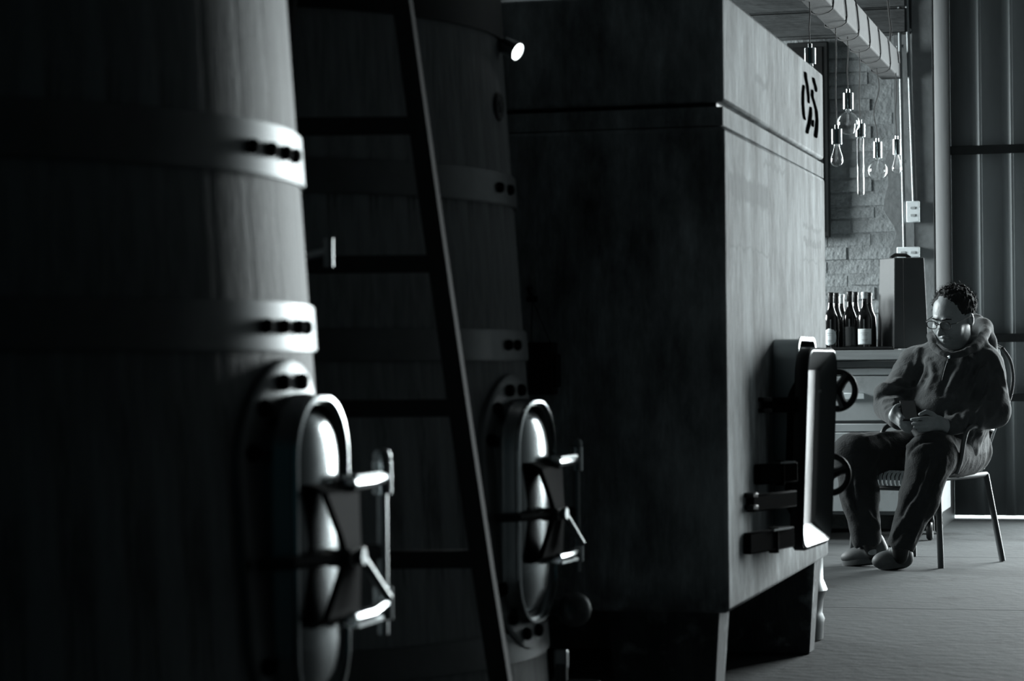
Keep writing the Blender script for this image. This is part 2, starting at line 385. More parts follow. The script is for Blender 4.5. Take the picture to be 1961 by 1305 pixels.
def pendant(px_s, y_top, y_bot, Y, shape, bulb, wav, label):
    s0 = at(px_s, y_top, Y=Y); s1 = at(px_s, y_bot, Y=Y); r = .0255
    top = bz+.01
    t = thing('pendant_bulb', (s0.x, s0.y, s1.z), label, 'lamp', 'bare bulbs hanging from the beam')
    pts = []
    for k in range(13):
        u = k/12; z = top+(s0.z+.012-top)*u
        pts.append((s0.x+wav*math.sin(u*7)*.012*math.sin(PI*u), s0.y, z))
    MB().tube(pts, .0028, 6).build('cord', M_cord, t)
    H = s0.z-s1.z
    T = Matrix.Translation((s0.x, s0.y, s1.z))
    MB().lathe([(0, -.001), (r*.96, 0), (r, .002), (r, H-.002), (r*.95, H), (.009, H+.001), (.009, H+.018), (0, H+.018)], T, 28).build('socket', M_chrome, t, smooth=22)
    if shape == 'globe':
        R = bulb; prof = [(.013, 0), (.0135, -.012)]
        a0 = math.asin(.015/R)
        for k in range(19):
            a = a0+(PI-a0)*k/18; prof.append((max(R*math.sin(a), 0), -.012-R*math.cos(a0)+R*math.cos(a)))
        Ht = 2*R
    elif shape == 'drop':
        Rm = .030; L_ = bulb; prof = []
        for k in range(22):
            u = k/21; rr = .0135+(Rm-.0135)*math.sin(min(u/.72, 1)*PI/2)**2.0 if u < .72 else Rm*math.sqrt(max(0, 1-((u-.72)/.28)**2))
            prof.append((max(rr, 0), -u*L_))
        Ht = L_
    else:
        Rm = .0185; L_ = bulb; prof = [(.0135, 0), (Rm, -.008), (Rm, -L_+Rm)]
        for k in range(1, 8): a = PI/2*k/7; prof.append((max(0, Rm*math.cos(a)), -L_+Rm-Rm*math.sin(a)))
        Ht = L_
    g = MB().lathe(prof, T, 28)
    # thin wall: inner skin with reversed order
    inner = [(max(r_-.0012, 0), z_+(.0012 if i == len(prof)-1 else 0)) for i, (r_, z_) in enumerate(prof)]
    g.lathe(inner, T, 28)
    me = bpy.data.meshes.new('bulb'); v = [tuple(p-Vector(t.location)) for p in g.v]
    n1 = len(prof)*28; fa = [f for f in g.f if all(i < n1 for i in f) and len(f) == 4]; fb = [tuple(reversed(f)) for f in g.f if all(i >= n1 for i in f) and len(f) == 4]
    me.from_pydata(v, [], [tuple(reversed(f)) for f in fa]+[tuple(reversed(f)) for f in fb]); me.materials.append(M_glass); me.shade_smooth()
    b = bpy.data.objects.new('bulb', me); COL.objects.link(b); b.parent = t
    MB().tube([s1+Vector((0,0,-.001)), s1+Vector((0,0,-min(.055, Ht*.45)))], [.006, .003], 8).build('stem', M_fil, t)
    fm = MB()
    for k in range(4):
        a = k*PI/2+.4; q0 = s1+Vector((.004*math.cos(a), .004*math.sin(a), -.02)); q1 = s1+Vector((.009*math.cos(a), .009*math.sin(a), -min(.075, Ht*.75)))
        fm.tube([q0, q1], .0007, 4)
    fm.build('filament', M_fil, t)
pendant(1551, 92, 123, 10.56, 'drop', .105, .2, 'chrome bulb socket on a cord seen above the top edge of the concrete tank')
pendant(1624, 178, 210, 11.75, 'globe', .0565, .3, 'large clear globe bulb, highest of the bulbs hanging over the bottles')
pendant(1602, 247, 277, 11.37, 'drop', .105, .2, 'clear teardrop bulb hanging nearest the concrete tank, below and left of the higher globe bulb')
pendant(1647, 237, 263, 12.26, 'tube', .30, .3, 'long clear tubular bulb between the two globe bulbs')
pendant(1680, 272, 303, 13.05, 'globe', .0565, 1.6, 'lower clear globe bulb beside the long tubular bulb')
pendant(1717, 267, 297, 13.35, 'drop', .105, .4, 'small clear teardrop bulb in front of the steel conduit')

# ============================================================ CONDUITS AND OUTLETS
def conduit(pts, label):
    t = thing('conduit', (pts[-1].x, pts[-1].y, pts[-1].z), label, 'pipe')
    MB().tube(pts, .0105, 12).build('pipe', M_conduit, t)
    for u in (.35, .72):
        p = pts[0].lerp(pts[-1], u); MB().box(p+Vector((0,.004,0)), (.04, .016, .016)).build('clip', M_conduit, t, bevel=.002, seg=1)
Yc = YB-.095
conduit([at(1719, -120, Y=Yc), at(1732, 476, Y=Yc)], 'left steel conduit running down to the lower white outlet box')
conduit([at(1732, -120, Y=Yc-.0), at(1750, 388, Y=Yc)], 'right steel conduit ending at the upper white outlet box')
def outlet(x0, y0, x1, y1, slots, label):
    a = at(x0, y0, Y=Yc); b = at(x1, y1, Y=Yc); c = (a+b)/2
    t = thing('outlet_box', c, label, 'outlet')
    MB().bb((a.x, Yc-.028, a.z), (b.x, YB-.07, b.z)).build('box_body', M_white, t, bevel=.005)
    for (u, v) in slots:
        q = Vector((a.x+(b.x-a.x)*u, Yc-.029, a.z+(b.z-a.z)*v))
        MB().box(q, (.028, .006, .014)).build('socket_slot', M_slot, t, bevel=.001, seg=1)
outlet(1736, 386, 1762, 426, [(.5, .33), (.5, .68)], 'white upright double outlet box on the pier')
outlet(1718, 474, 1762, 493, [(.28, .55), (.72, .55)], 'white horizontal outlet box just above the dark tapered box')

# dark panel hanging on the wall beside the tank
a = at(1500, 77, Y=YB-.2); b = at(1583, 452, Y=YB-.2)
pn = thing('wall_panel', ((a.x+b.x)/2, YB-.15, b.z), 'tall dark panel hung on the brick wall just behind the concrete tank', 'panel')
MB().bb((a.x, YB-.075, b.z), (b.x, YB-.02, a.z)).build('panel_body', M_rail, pn, bevel=.006)
MB().bb((a.x+.03, YB-.080, b.z+.03), (b.x-.03, YB-.074, a.z-.03)).build('panel_face', M_black, pn, bevel=.002, seg=1)

# ============================================================ BENCH, CABINET, BOX, BOTTLES
YF = at(1650, 1036, Z=0).y      # cabinet front
zt = at(1650, 671, Y=YF-.05).z
bt = thing('worktop', (-2.2, YF+.3, zt-.05), 'thick pale board worktop lying on the drawer cabinet under the bottles', 'worktop')
xr = at(1793, 700, Y=YF).x
zb_ = at(1650, 690, Y=YF-.05).z
MB().bb((-3.4, YF-.05, zb_), (xr+.02, YB-.05, zt)).build('board', M_bench, bt, bevel=.004)
cab = thing('drawer_cabinet', (-2.2, YF+.3, 0), 'pale painted drawer cabinet on casters behind the seated man', 'cabinet')
zl = at(1650, 987, Y=YF).z
MB().bb((-3.3, YF+.012, zl), (xr, YB-.12, zb_-.001)).build('body', M_cabd, cab, bevel=.003)
def panel(y0, y1, m, name, x0=-3.28, x1=None, out=0.0):
    z0, z1 = at(1650, y1, Y=YF).z, at(1650, y0, Y=YF).z
    return MB().bb((x0, YF-out, z0), ((x1 or xr-.004), YF+.014, z1)).build(name, m, cab, bevel=.003, seg=1)
panel(692, 704, M_cabd, 'top_rail'); panel(706, 719, M_cab, 'strip')
xm = at(1560, 750, Y=YF).x
for (x0, x1) in ((-3.28, xm-.006), (xm+.006, xr-.004)):
    for (y0, y1) in ((721, 806), (812, 827), (829, 980)):
        d = panel(y0, y1, M_cab, 'drawer', x0, x1, .004)
        if y0 == 721 and x0 > -3:
            q = at(1640, 755, Y=YF-.005); h1 = at(1615, 753, Y=YF); h2 = at(1656, 765, Y=YF)
            MB().bb((h1.x, YF-.022, h2.z), (h2.x, YF-.003, h1.z)).build('handle', M_white, d, bevel=.003, seg=1)
for xx in (-3.1, xr-.05):
    for yy in (YF+.08, YB-.3):
        MB().lathe([(0, -.016), (.045, -.016), (.052, -.008), (.052, .008), (.045, .016), (0, .016)], Matrix.Translation((xx, yy, .0525)) @ Matrix.Rotation(PI/2, 4, 'Y'), 20).build('caster', M_black, cab)
        MB().bb((xx-.02, yy-.02, .105), (xx+.02, yy+.02, zl+.002)).bb((xx-.024, yy-.01, .05), (xx-.018, yy+.01, .11)).bb((xx+.018, yy-.01, .05), (xx+.024, yy+.01, .11)).build('caster_fork', M_rail, cab)
# black mat
a = at(1713, 668, Y=YF); mt = thing('black_tray', (-2.0, YF+.15, zt), 'thin black tray under the bottles and the tapered box', 'tray')
xm0, xm1 = -2.9, a.x
MB().bb((xm0, YF-.03, zt), (xm1, YF+.36, zt+.008)).build('tray_base', M_black, mt, bevel=.002, seg=1)
MB().bb((xm0, YF-.03, zt), (xm1, YF-.022, zt+.018)).bb((xm0, YF+.352, zt), (xm1, YF+.36, zt+.018)).build('tray_lip', M_black, mt, bevel=.002, seg=1)
zt2 = zt+.008
def bottle(px, dy, H, label, lab=None, cap=M_capd, capH=.055, R=.0385):
    Y = YF+dy; p = at(px, 660, Y=Y); b = thing('wine_bottle', (p.x, Y, zt2), label, 'bottle', 'wine bottles on the black tray')
    T = Matrix.Translation((p.x, Y, zt2)); s = H/.30
    prof = [(0, .004), (R*.8, .001), (R, .006), (R, .155*s), (R*.96, .17*s), (R*.80, .187*s), (R*.58, .207*s), (.0165, .23*s), (.0145, .25*s), (.0145, .285*s), (.0165, .286*s), (.0165, .296*s), (.013, .30*s), (0, .30*s)]
    MB().lathe(prof, T, 28).build('glass_body', M_bottle, b)
    MB().lathe([(.0152, .30*s-capH), (.0158, .30*s-capH+.001), (.0158, .283*s), (.0178, .2845*s), (.0178, .298*s), (.014, .3015*s), (0, .3018*s)], T, 24).build('capsule', cap, b, label='pale capsule' if cap is M_cap else None)
    if lab:
        kind, m_, z0, z1, a0, w_ = lab
        rr = R+.0006; g = MB(); nx, nz = 16, 12; vs = []
        for j in range(nz+1):
            v = j/nz; z = z0+(z1-z0)*v
            half = w_/2/rr*(1 if kind == 'rect' else math.sqrt(max(.02, 1-abs(2*v-1)**2.6)))
            for i in range(nx+1):
                a_ = a0 + half*(2*i/nx-1); vs.append((p.x+rr*math.cos(a_), Y+rr*math.sin(a_), zt2+z))
        g.add(vs, [(j*(nx+1)+i, j*(nx+1)+i+1, (j+1)*(nx+1)+i+1, (j+1)*(nx+1)+i) for j in range(nz) for i in range(nx)])
        lo = g.build('paper_label', m_, b, label='pale oval paper label' if kind == 'oval' else None)
        sm = lo.modifiers.new('solid', 'SOLIDIFY'); sm.thickness = .0006; sm.offset = 1
        if m_ is M_label:
            ln = MB()
            for k, (vz, hw) in enumerate(((.72, .5), (.60, .3), (.30, .38), (.22, .3))):
                z = z0+(z1-z0)*vz; vs = []
                for i in range(9):
                    a_ = a0+w_/2/rr*hw*(2*i/8-1)
                    for dz in (0, .0022): vs.append((p.x+(rr+.0014)*math.cos(a_), Y+(rr+.0014)*math.sin(a_), zt2+z+dz))
                ln.add(vs, [(2*i, 2*i+2, 2*i+3, 2*i+1) for i in range(8)])
            ln.build('label_print', M_slot, lo, kind='stuff')
A0 = -PI/2+.12
bottle(1592, .04, .30, 'dark wine bottle with a pale oval label in the front row beside the concrete tank', ('oval', M_label, .018, .108, A0-.25, .08), M_capd)
bottle(1602, .13, .30, 'unlabelled dark wine bottle just behind the oval labelled bottle', None)
bottle(1612, .22, .295, 'dark bottle with a light capsule in the back row by the oval labelled one', ('rect', M_labeld, .02, .1, A0, .08), M_cap, .05)
bottle(1628, .06, .305, 'dark wine bottle with a black label in the middle of the front row', ('rect', M_labeld, .012, .118, A0, .095), M_capd)
bottle(1639, .18, .305, 'dark wine bottle in the back row behind the black labelled bottle', None)
bottle(1656, .04, .30, 'dark wine bottle with a white capsule and a square cream label', ('rect', M_label, .022, .105, A0, .085), M_cap, .035)
bottle(1665, .16, .30, 'dark wine bottle in the back row next to the tapered box', None)
# tapered box
zbx = zt2
c0 = at(1712, 660, Y=YF+.03)
bxo = thing('tapered_box', (c0.x+.05, YF+.2, zbx), 'tall dark tapered box with a black handle, standing by the bottles behind the man', 'box')
def uv(a_): return Vector((math.cos(a_), math.sin(a_), 0))
e1, e2 = uv(math.radians(17)), uv(math.radians(128))
ztop = at(1712, 494, Y=YF+.05).z
L1, L2 = .185, .17
cB = [c0, c0+e1*L1, c0+e1*L1+e2*L2, c0+e2*L2]
cen = sum(cB, Vector())/4
B4 = [Vector((p.x, p.y, zbx)) for p in cB]; T4 = [Vector((cen.x+(p.x-cen.x)*.86, cen.y+(p.y-cen.y)*.86, ztop)) for p in cB]
MB().hexa(B4+T4).build('case', M_box, bxo, bevel=.004)
def fpt(u, v): # on right face
    b_ = B4[0].lerp(B4[1], u); t_ = T4[0].lerp(T4[1], u); return b_.lerp(t_, v)
MB().tube([fpt(.3, .0)+Vector((0,-.001,0)), fpt(.3, 1)+Vector((0,-.001,0))], .002, 4).build('seam', M_black, bxo)
hc = sum(T4, Vector())/4
MB().tube([T4[0].lerp(hc, .3)+Vector((-.03, 0, 0)), T4[0].lerp(hc, .5)+Vector((-.015, 0, .016)), hc+Vector((.02, 0, .016)), hc+Vector((.045, 0, 0))], .010, 8).build('carry_handle', M_black, bxo)

# ============================================================ CONCRETE TANK
TX = -1.09
TY0, TY1 = at(1391, 700, X=TX).y, at(1583, 700, X=TX).y
zb0 = at(1391, 1176, Y=TY0).z; zgr = at(1384, 199, Y=TY0).z; ztp = at(1387, -18, Y=TY0).z
print('tank', TY0, TY1, zb0, zgr, ztp)
tank = thing('concrete_tank', (TX-.95, (TY0+TY1)/2, 0), 'square pale concrete wine tank on stout legs with a steel hatch', 'tank')
TX0 = TX-1.9
MB().bb((TX0, TY0, zb0), (TX, TY1, zgr-.055)).build('body', M_tank, tank, bevel=.012, seg=2)
MB().bb((TX0+.004, TY0+.004, zgr-.0545), (TX-.003, TY1-.006, zgr-.006)).build('joint_band', M_tank, tank)
MB().bb((TX0+.02, TY0+.02, zgr-.012), (TX-.022, TY1-.022, zgr+.008)).build('joint_core', M_rail, tank)
MB().bb((TX0, TY0+.001, zgr+.006), (TX-.001, TY1-.012, ztp)).build('lid_block', M_tank, tank, bevel=.009, seg=2)
def leg(px0, px1, Yf, dep, flare=.035):
    a = at(px0, 1178, Y=Yf); b = at(px1, 1178, Y=Yf); m_ = MB()
    zt_ = zb0+.01
    m_.hexa([(a.x+flare, Yf+.01, 0), (b.x-flare, Yf+.01, 0), (b.x-flare, Yf+dep-.01, 0), (a.x+flare, Yf+dep-.01, 0), (a.x, Yf, zt_), (b.x, Yf, zt_), (b.x, Yf+dep, zt_), (a.x, Yf+dep, zt_)])
    return m_.build('leg', M_tank, tank, bevel=.01)
yl = TY0+.06
xr_ = at(1378, 1180, Y=yl).x
for (x0, x1, y0, y1) in ((xr_-.30, xr_, yl, yl+.16), (TX0+.08, TX0+.38, yl, yl+.16), (TX0+.08, xr_, TY1-.24, TY1-.10)):  # rear support widened to a full-width plinth to block and shade lit floor
    fl_ = .022; zt_ = zb0+.01
    if y0 > 7: x1 = at(1560, 1085, Y=y0).x
    MB().hexa([(x0+fl_, y0+.012, 0), (x1-fl_, y0+.012, 0), (x1-fl_, y1-.012, 0), (x0+fl_, y1-.012, 0), (x0, y0, zt_), (x1, y0, zt_), (x1, y1, zt_), (x0, y1, zt_)]).build('leg', M_tank, tank, bevel=.006)
# painted number strokes on the side (hand painted brush strokes)
def stroke(pts, wpx, name='painted_mark'):
    wpx = [q*.82 for q in wpx]
    P3 = [at(x, y, X=TX) for x, y in pts]; g = MB(); L_, R_ = [], []; k = len(P3)
    fine = []
    for i in range(k-1):
        for u in range(6): fine.append((P3[i].lerp(P3[i+1], u/6), wpx[i]+(wpx[i+1]-wpx[i])*u/6))
    fine.append((P3[-1], wpx[-1]))
    for i, (p, w_) in enumerate(fine):
        e = min(i, len(fine)-1-i); w2 = w_*(.55 if e == 0 else 1)
        r = [at(proj(p)[0]+s_*w2/2, proj(p)[1], X=TX) for s_ in (-1, 1)]
        L_.append((TX+.0015, r[0].y, p.z)); R_.append((TX+.0015, r[1].y, p.z))
    n = len(L_)
    g.add(L_+R_, [(i, n+i, n+i+1, i+1) for i in range(n-1)])
    o = g.build(name, M_paint, tank, label='black hand painted brush stroke'); sm = o.modifiers.new('solid', 'SOLIDIFY'); sm.thickness = .0016; sm.offset = 0
stroke([(1542, 138), (1543, 150), (1546, 165), (1548, 185), (1548.5, 198)], [5, 5.5, 5, 4, 3])
stroke([(1539, 163), (1537.5, 180), (1537.5, 200), (1539, 220), (1541, 230)], [4, 4.5, 4.5, 4.5, 4.5])
stroke([(1557.5, 149), (1559, 158), (1562, 168), (1562.5, 176)], [4.5, 6, 5.5, 3])
stroke([(1555.5, 172), (1555.5, 185), (1559, 197), (1563, 212), (1564.5, 230), (1563.5, 248), (1561.5, 264)], [4, 5, 5, 5, 5, 6, 6.5])
stroke([(1552.5, 205), (1552, 220), (1550, 235), (1546.5, 248), (1545, 256)], [4, 6, 6, 5.5, 5])
stroke([(1557, 230), (1556, 243)], [3, 4])

# ---- the hatch on the tank side
# panel frame: origin near edge; u along the panel (away), v up, nrm outward
al = math.radians(4.0); tl = math.radians(2.6)
PW, PH = .42, .575
near = Vector((-.985, 6.75, 0)); zc = .697
u_ = Vector((math.sin(al), math.cos(al), 0)); nr = Vector((math.cos(al), -math.sin(al), 0))
v_ = (Vector((0,0,1))+CR*math.tan(tl)*.9).normalized()
pc = near+u_*(PW/2)+Vector((0,0,zc))
def Q(a_, b_, c_): return pc+u_*a_+v_*b_+nr*c_
hd = MB()
def ringp(w_, h_, r, off): return [Q(a_, b_, off) for a_, b_ in rrect(w_, h_, r)]
door = MB().loft([ringp(PW-.02, PH-.02, .06, -.035), ringp(PW, PH, .07, -.03), ringp(PW, PH, .07, -.004), ringp(PW-.006, PH-.006, .068, 0)], caps=(True, False)).build('hatch_gasket', M_black, tank, smooth=50)
pan = MB().loft([ringp(PW-.012, PH-.012, .066, .000), ringp(PW-.014, PH-.014, .065, .003), ringp(PW-.021, PH-.021, .06, .004), ringp(PW-.027, PH-.027, .058, .000), ringp(PW-.19, PH-.24, .03, -.072), ringp(PW-.20, PH-.25, .03, -.074)], caps=(False, True)).build('hatch_door', M_hatch, tank, smooth=28, label='polished steel hatch door pressed into a tray shape')
# neck of the hatch on the tank
def ringn(w_, h_, r, X_, yc=None): return [Vector((X_, (yc or 7.04)+a_, zc+.02+b_)) for a_, b_ in rrect(w_, h_, r)]
MB().loft([ringn(.36, .585, .06, TX-.01), ringn(.36, .585, .06, TX+.070), ringn(.37, .597, .065, TX+.072), ringn(.37, .597, .065, TX+.077), ringn(.352, .577, .055, TX+.077), ringn(.34, .56, .05, TX-.01)]).build('hatch_neck', M_ss2, tank, smooth=40)
# near side brackets
def bracket(y0, y1, px0, px1, claw, lab):
    ym = (y0+y1)/2; a_ = at(px0, ym, X=TX+.01); b_ = at(px1, ym, X=TX+.085); hgt = (y1-y0)/661
    d_ = (b_-a_); L_ = d_.length; m_ = MB(); ang = math.atan2(d_.y, d_.x); R = Matrix.Rotation(ang, 3, 'Z'); c_ = (a_+b_)/2
    m_.box(c_, (L_, .022, hgt), R); o = m_.build('hatch_bracket', M_bolt, tank, bevel=.004)
    if claw:
        for s_ in (-1, 1): MB().box(a_+Vector((0, -.012, s_*hgt*.36)), (.035, .04, hgt*.28), R).build('claw', M_black, o, bevel=.003)
    else:
        MB().tube([a_.lerp(b_, .6)+Vector((0,0,hgt*.62)), a_.lerp(b_, .6)-Vector((0,0,hgt*.6))], .014, 12).build('hinge_pin', M_bolt, o)
        MB().box(c_.lerp(b_, .4)+Vector((0,0,hgt*.5+.002)), (L_*.4, .03, .005), R).build('hinge_highlight', M_conduit, o)  # pale plate standing in for the highlight along the hinge block's top
bracket(762, 790, 1462, 1524, True, '')
bracket(888, 925, 1450, 1522, False, '')
bracket(945, 975, 1436, 1520, True, '')
bracket(1016, 1054, 1430, 1515, False, '')
# handwheels beyond the far edge
def handwheel(px, py, Y, rot, tilt):
    c_ = at(px, py, Y=Y); R = .066
    ax = Vector((.12*math.sin(tilt), -1, .06)).normalized()
    q = ax.to_track_quat('Z', 'Y').to_matrix().to_4x4(); T = Matrix.Translation(c_) @ q @ Matrix.Rotation(rot, 4, 'Z')
    n1, n2 = 40, 10; rim = [[T @ Vector(((R-.010+.0100*math.cos(b)) * math.cos(a_), (R-.010+.0100*math.cos(b))*math.sin(a_), .0095*math.sin(b))) for b in [2*PI*k/n2 for k in range(n2)]] for a_ in [2*PI*i/n1 for i in range(n1+1)]]
    wh = MB().loft(rim).build('handwheel', M_black, tank, label='black three-spoke handwheel')
    for k in range(3):
        a_ = 2*PI*k/3; d1, d2 = a_-.42, a_+.42; m_ = MB(); m_.tube([T @ Vector((0, 0, 0)), T @ Vector((R*.5*math.cos(a_), R*.5*math.sin(a_), 0)), T @ Vector(((R-.01)*math.cos(a_), (R-.01)*math.sin(a_), 0))], [.018, .013, .016], 8).build('spoke', M_black, wh)
    MB().lathe([(0, -.02), (.017, -.02), (.019, .012), (.012, .016), (0, .016)], T, 16).build('hub', M_black, wh)
    MB().tube([c_+Vector((0, .0, 0)), c_+Vector((-.035, -.22, 0))], .008, 10).build('screw_rod', M_ss2, wh)
    return wh
handwheel(1602, 748, 7.30, PI-.1, .4)
handwheel(1589, 909, 7.28, .35, .2)

# ============================================================ KEG
ky = at(1575, 1226, Z=0).y; kx = at(1584, 1200, Y=ky).x-.165
kg = thing('steel_keg', (kx, ky, 0), 'ribbed steel keg on the floor behind the far tank leg', 'keg')
T = Matrix.Translation((kx, ky, 0))
prof = [(.13, 0), (.150, .004), (.152, .05), (.156, .07), (.148, .09)]
for zc_ in (.17, .36):
    prof += [(.152, zc_-.035), (.160, zc_-.015), (.166, zc_), (.160, zc_+.015), (.152, zc_+.035)]
prof += [(.150, .44), (.154, .47), (.152, .50), (.13, .50), (.12, .47), (0, .47)]
MB().lathe(prof, T, 40).build('barrel', M_keg, kg)

# ============================================================ VATS
R0 = .72
def vat_center(px, D):
    a_ = math.atan((px-CX)/F_PX) - math.asin(R0/D); h = YAW-a_
    return Vector((-D*math.sin(h), D*math.cos(h), 0))
def rad(z): return R0 - .065*(z-.94)
NST = 44
def stave_mesh():
    da = 2*PI/NST; m_ = MB(); rings = []
    for (z, th) in ((.20, .04), (1.0, .04), (1.96, .04)):
        ring = []; g = da*.002
        for k in range(7):
            a_ = -da/2+g+(da-2*g)*[0, .03, .25, .5, .75, .97, 1][k]; r = rad(z)-(.0002 if k in (0, 6) else 0); ring.append((r*math.cos(a_), r*math.sin(a_), z))
        for k in range(2):
            a_ = da/2-g-(da-2*g)*k; r = rad(z)-th; ring.append((r*math.cos(a_), r*math.sin(a_), z))
        rings.append(ring)
    m_.loft(rings, caps=(True, True)); return m_.mesh('stave', M_wood, smooth=50)
ST = stave_mesh()
bolt_me = MB().lathe([(0, 0), (.0125, 0), (.0125, .004), (.0105, .010), (.004, .0125), (0, .0125)], None, 12).mesh('bolt', M_bolt)
def stadium(w_, h_, n=14):
    pts = []; r = w_/2
    for k in range(n): a_ = PI*k/(n-1); pts.append((r*math.cos(a_), h_/2-r+r*math.sin(a_)))
    for k in range(n): a_ = PI+PI*k/(n-1); pts.append((r*math.cos(a_), -h_/2+r+r*math.sin(a_)))
    return pts
def spline(pts, n=8):
    out = []; P_ = [Vector(p) for p in pts]; P_ = [P_[0]*2-P_[1]]+P_+[P_[-1]*2-P_[-2]]
    for i in range(1, len(P_)-2):
        for k in range(n):
            t = k/n; a, b, c, d_ = P_[i-1:i+3]
            out.append(.5*((2*b)+(c-a)*t+(2*a-5*b+4*c-d_)*t*t+(3*b-a-3*c+d_)*t**3))
    out.append(P_[-2]); return out

def make_vat(px_sil, D, hoops, zd, psi, label, bolts, ww):
    c = vat_center(px_sil, D)
    v = thing('oak_vat', c, label, 'vat')
    for k in range(NST): inst('stave', ST, (0, 0, 0), (0, 0, 2*PI*(k+.5)/NST), v)
    T = Matrix.Translation(c)
    MB().lathe([(0, 1.90), (rad(1.9)-.03, 1.90), (rad(1.9)-.03, 1.93), (0, 1.93)], T, 64).build('head', M_wood, v)
    MB().lathe([(0, .24), (rad(.24)-.03, .24), (rad(.24)-.03, .27), (0, .27)], T, 64).build('bottom', M_wood, v)
    # stand
    for a_ in (45, 135, 225, 315):
        q = c+Vector((.5*math.cos(math.radians(a_)), .5*math.sin(math.radians(a_)), 0))
        MB().bb((q.x-.05, q.y-.05, 0), (q.x+.05, q.y+.05, .15)).build('foot', M_rail, v, bevel=.004)
    MB().bb((c.x-.55, c.y-.6, .15), (c.x-.43, c.y+.6, .20)).bb((c.x+.43, c.y-.6, .15), (c.x+.55, c.y+.6, .20)).bb((c.x-.6, c.y-.55, .15), (c.x+.6, c.y-.43, .20)).bb((c.x-.6, c.y+.43, .15), (c.x+.6, c.y+.55, .20)).build('stand', M_rail, v, bevel=.004)
    for i, (z0, z1) in enumerate(hoops):
        n = 96; th = .006
        g = MB().lathe([(rad(z0)+.0002, z0), (rad(z0)+th, z0), (rad(z1)+th, z1), (rad(z1)+.0002, z1)], T, n)
        h = g.build('hoop', M_hoop if i < 3 else M_rail, v, smooth=30)
        # joint plate with its bolts
        pl = MB(); rg = []; zm = (z0+z1)/2
        a0, a1 = math.radians(-58), math.radians(60)
        for k in range(25):
            a_ = a0+(a1-a0)*k/24; e = Vector((math.cos(a_), math.sin(a_), 0))
            rg.append([c+e*(rad(z)+o_)+Vector((0,0,z)) for z, o_ in ((z0+.003, th), (z0+.003, th+.003), (z1-.003, th+.003), (z1-.003, th))])
        if i < 3: pl.loft(rg, caps=(True, True)).build('hoop_joint', M_hoop, h)
        if i < 3 and bolts[i] is not None:
            for pxb in bolts[i]:
                deg = min(((abs(proj(c+Vector((math.cos(math.radians(q/5)), math.sin(math.radians(q/5)), 0))*(rad(zm)+.01)+Vector((0, 0, zm)))[0]-pxb), q/5) for q in range(-400, 100)))[1]
                a_ = math.radians(deg); r = rad(zm)+th+.003
                inst('bolt', bolt_me, (r*math.cos(a_), r*math.sin(a_), zm), (0, PI/2, a_), h)
    # manway
    ps = math.radians(psi)
    ex, ey = Vector((math.cos(ps), math.sin(ps), 0)), Vector((-math.sin(ps), math.cos(ps), 0))
    R = rad(zd); o = c+ex*R+Vector((0, 0, zd))
    def W(x, y, z): return o+ex*x+ey*y+Vector((0, 0, z))
    def bend(y, z): rr = rad(zd+z); return math.sqrt(max(rr*rr-y*y, 0))-R
    PWd, PHt = .37, .62
    outer = stadium(PWd, PHt, 18); inner = stadium(.22, .46, 18)
    rings = []
    for S, off in ((inner, .004), (outer, .002), (outer, .012), (inner, .014)):
        rings.append([W(bend(y, z)+off, y, z) for y, z in S])
    # subdivide between for the bend
    def mixr(A, B, t, off): return [W(bend(a[0]+(b[0]-a[0])*t, a[1]+(b[1]-a[1])*t)+off, a[0]+(b[0]-a[0])*t, a[1]+(b[1]-a[1])*t) for a, b in zip(A, B)]
    rg = [mixr(outer, inner, 0, .0), mixr(outer, inner, 0, .010)]+[mixr(outer, inner, t, .012) for t in (.03, .25, .5, .75, 1.0)]
    pl = MB().loft(rg).build('manway_plate', M_hoop, v, smooth=40, label='bright steel backing plate bolted on the staves')
    for k in range(12):
        t = (k+.5)/12; S = stadium(PWd-.065, PHt-.065, 25); y, z = S[int(t*len(S))]
        if z > PHt/2-.10: y *= 1.0
        p_ = W(bend(y, z)+.012, y, z); a_ = ps+math.asin(max(-1, min(1, y/R)))
        inst('bolt', bolt_me, p_-c, (0, PI/2, a_), pl, (1.15, 1.15, 1.1))
    w0, h0 = ww, .505
    def SR(w_, h_, x): return [W(x-.050 if x > 0 else x, y, z) for y, z in rrect(w_, h_, w_*.43, 10)]
    MB().loft([SR(w0, h0, -.03), SR(w0, h0, .05), SR(w0+.004, h0+.004, .056), SR(w0+.004, h0+.004, .064), SR(w0, h0, .068), SR(w0-.006, h0-.006, .088), SR(w0-.03, h0-.03, .088), SR(w0-.03, h0-.03, -.03)]).build('manway_collar', M_ss2, v, smooth=40)
    MB().loft([SR(w0-.004, h0-.004, .089), SR(w0-.002, h0-.002, .092), SR(w0-.006, h0-.006, .098), SR(w0-.018, h0-.018, .099), SR(w0-.022, h0-.022, .094), SR(w0-.022, h0-.022, .086)]).build('rim', M_ss, v, smooth=60, label='bright polished rim of the manway')
    dm = []
    for k in range(12):
        t = k/11; s_ = math.cos(t*PI/2)**.75 if k < 11 else .02; dm.append(SR((w0-.026)*max(s_, .02), (h0-.026)-(w0-.026)*(1-max(s_, .02)), .052+.052*math.sin(t*PI/2)))
    dd = MB().loft([SR(w0-.026, h0-.026, .02)]+dm, caps=(True, True)).build('manway_door', M_ss, v, smooth=60, label='domed polished steel manway door')
    # hourglass yoke on the dome
    yk = []
    for (z, w_, x) in ((.112, .085, .088), (.100, .080, .112), (.03, .045, .125), (0, .035, .13), (-.03, .045, .125), (-.100, .080, .112), (-.112, .085, .088)):
        x -= .042; yk.append([W(x, -w_, z), W(x+.012, -w_, z), W(x+.012, w_*.9, z), W(x, w_*.9, z)])
    MB().loft(yk, caps=(True, True))  .build('yoke', M_yoke, v, bevel=.003, smooth=30)
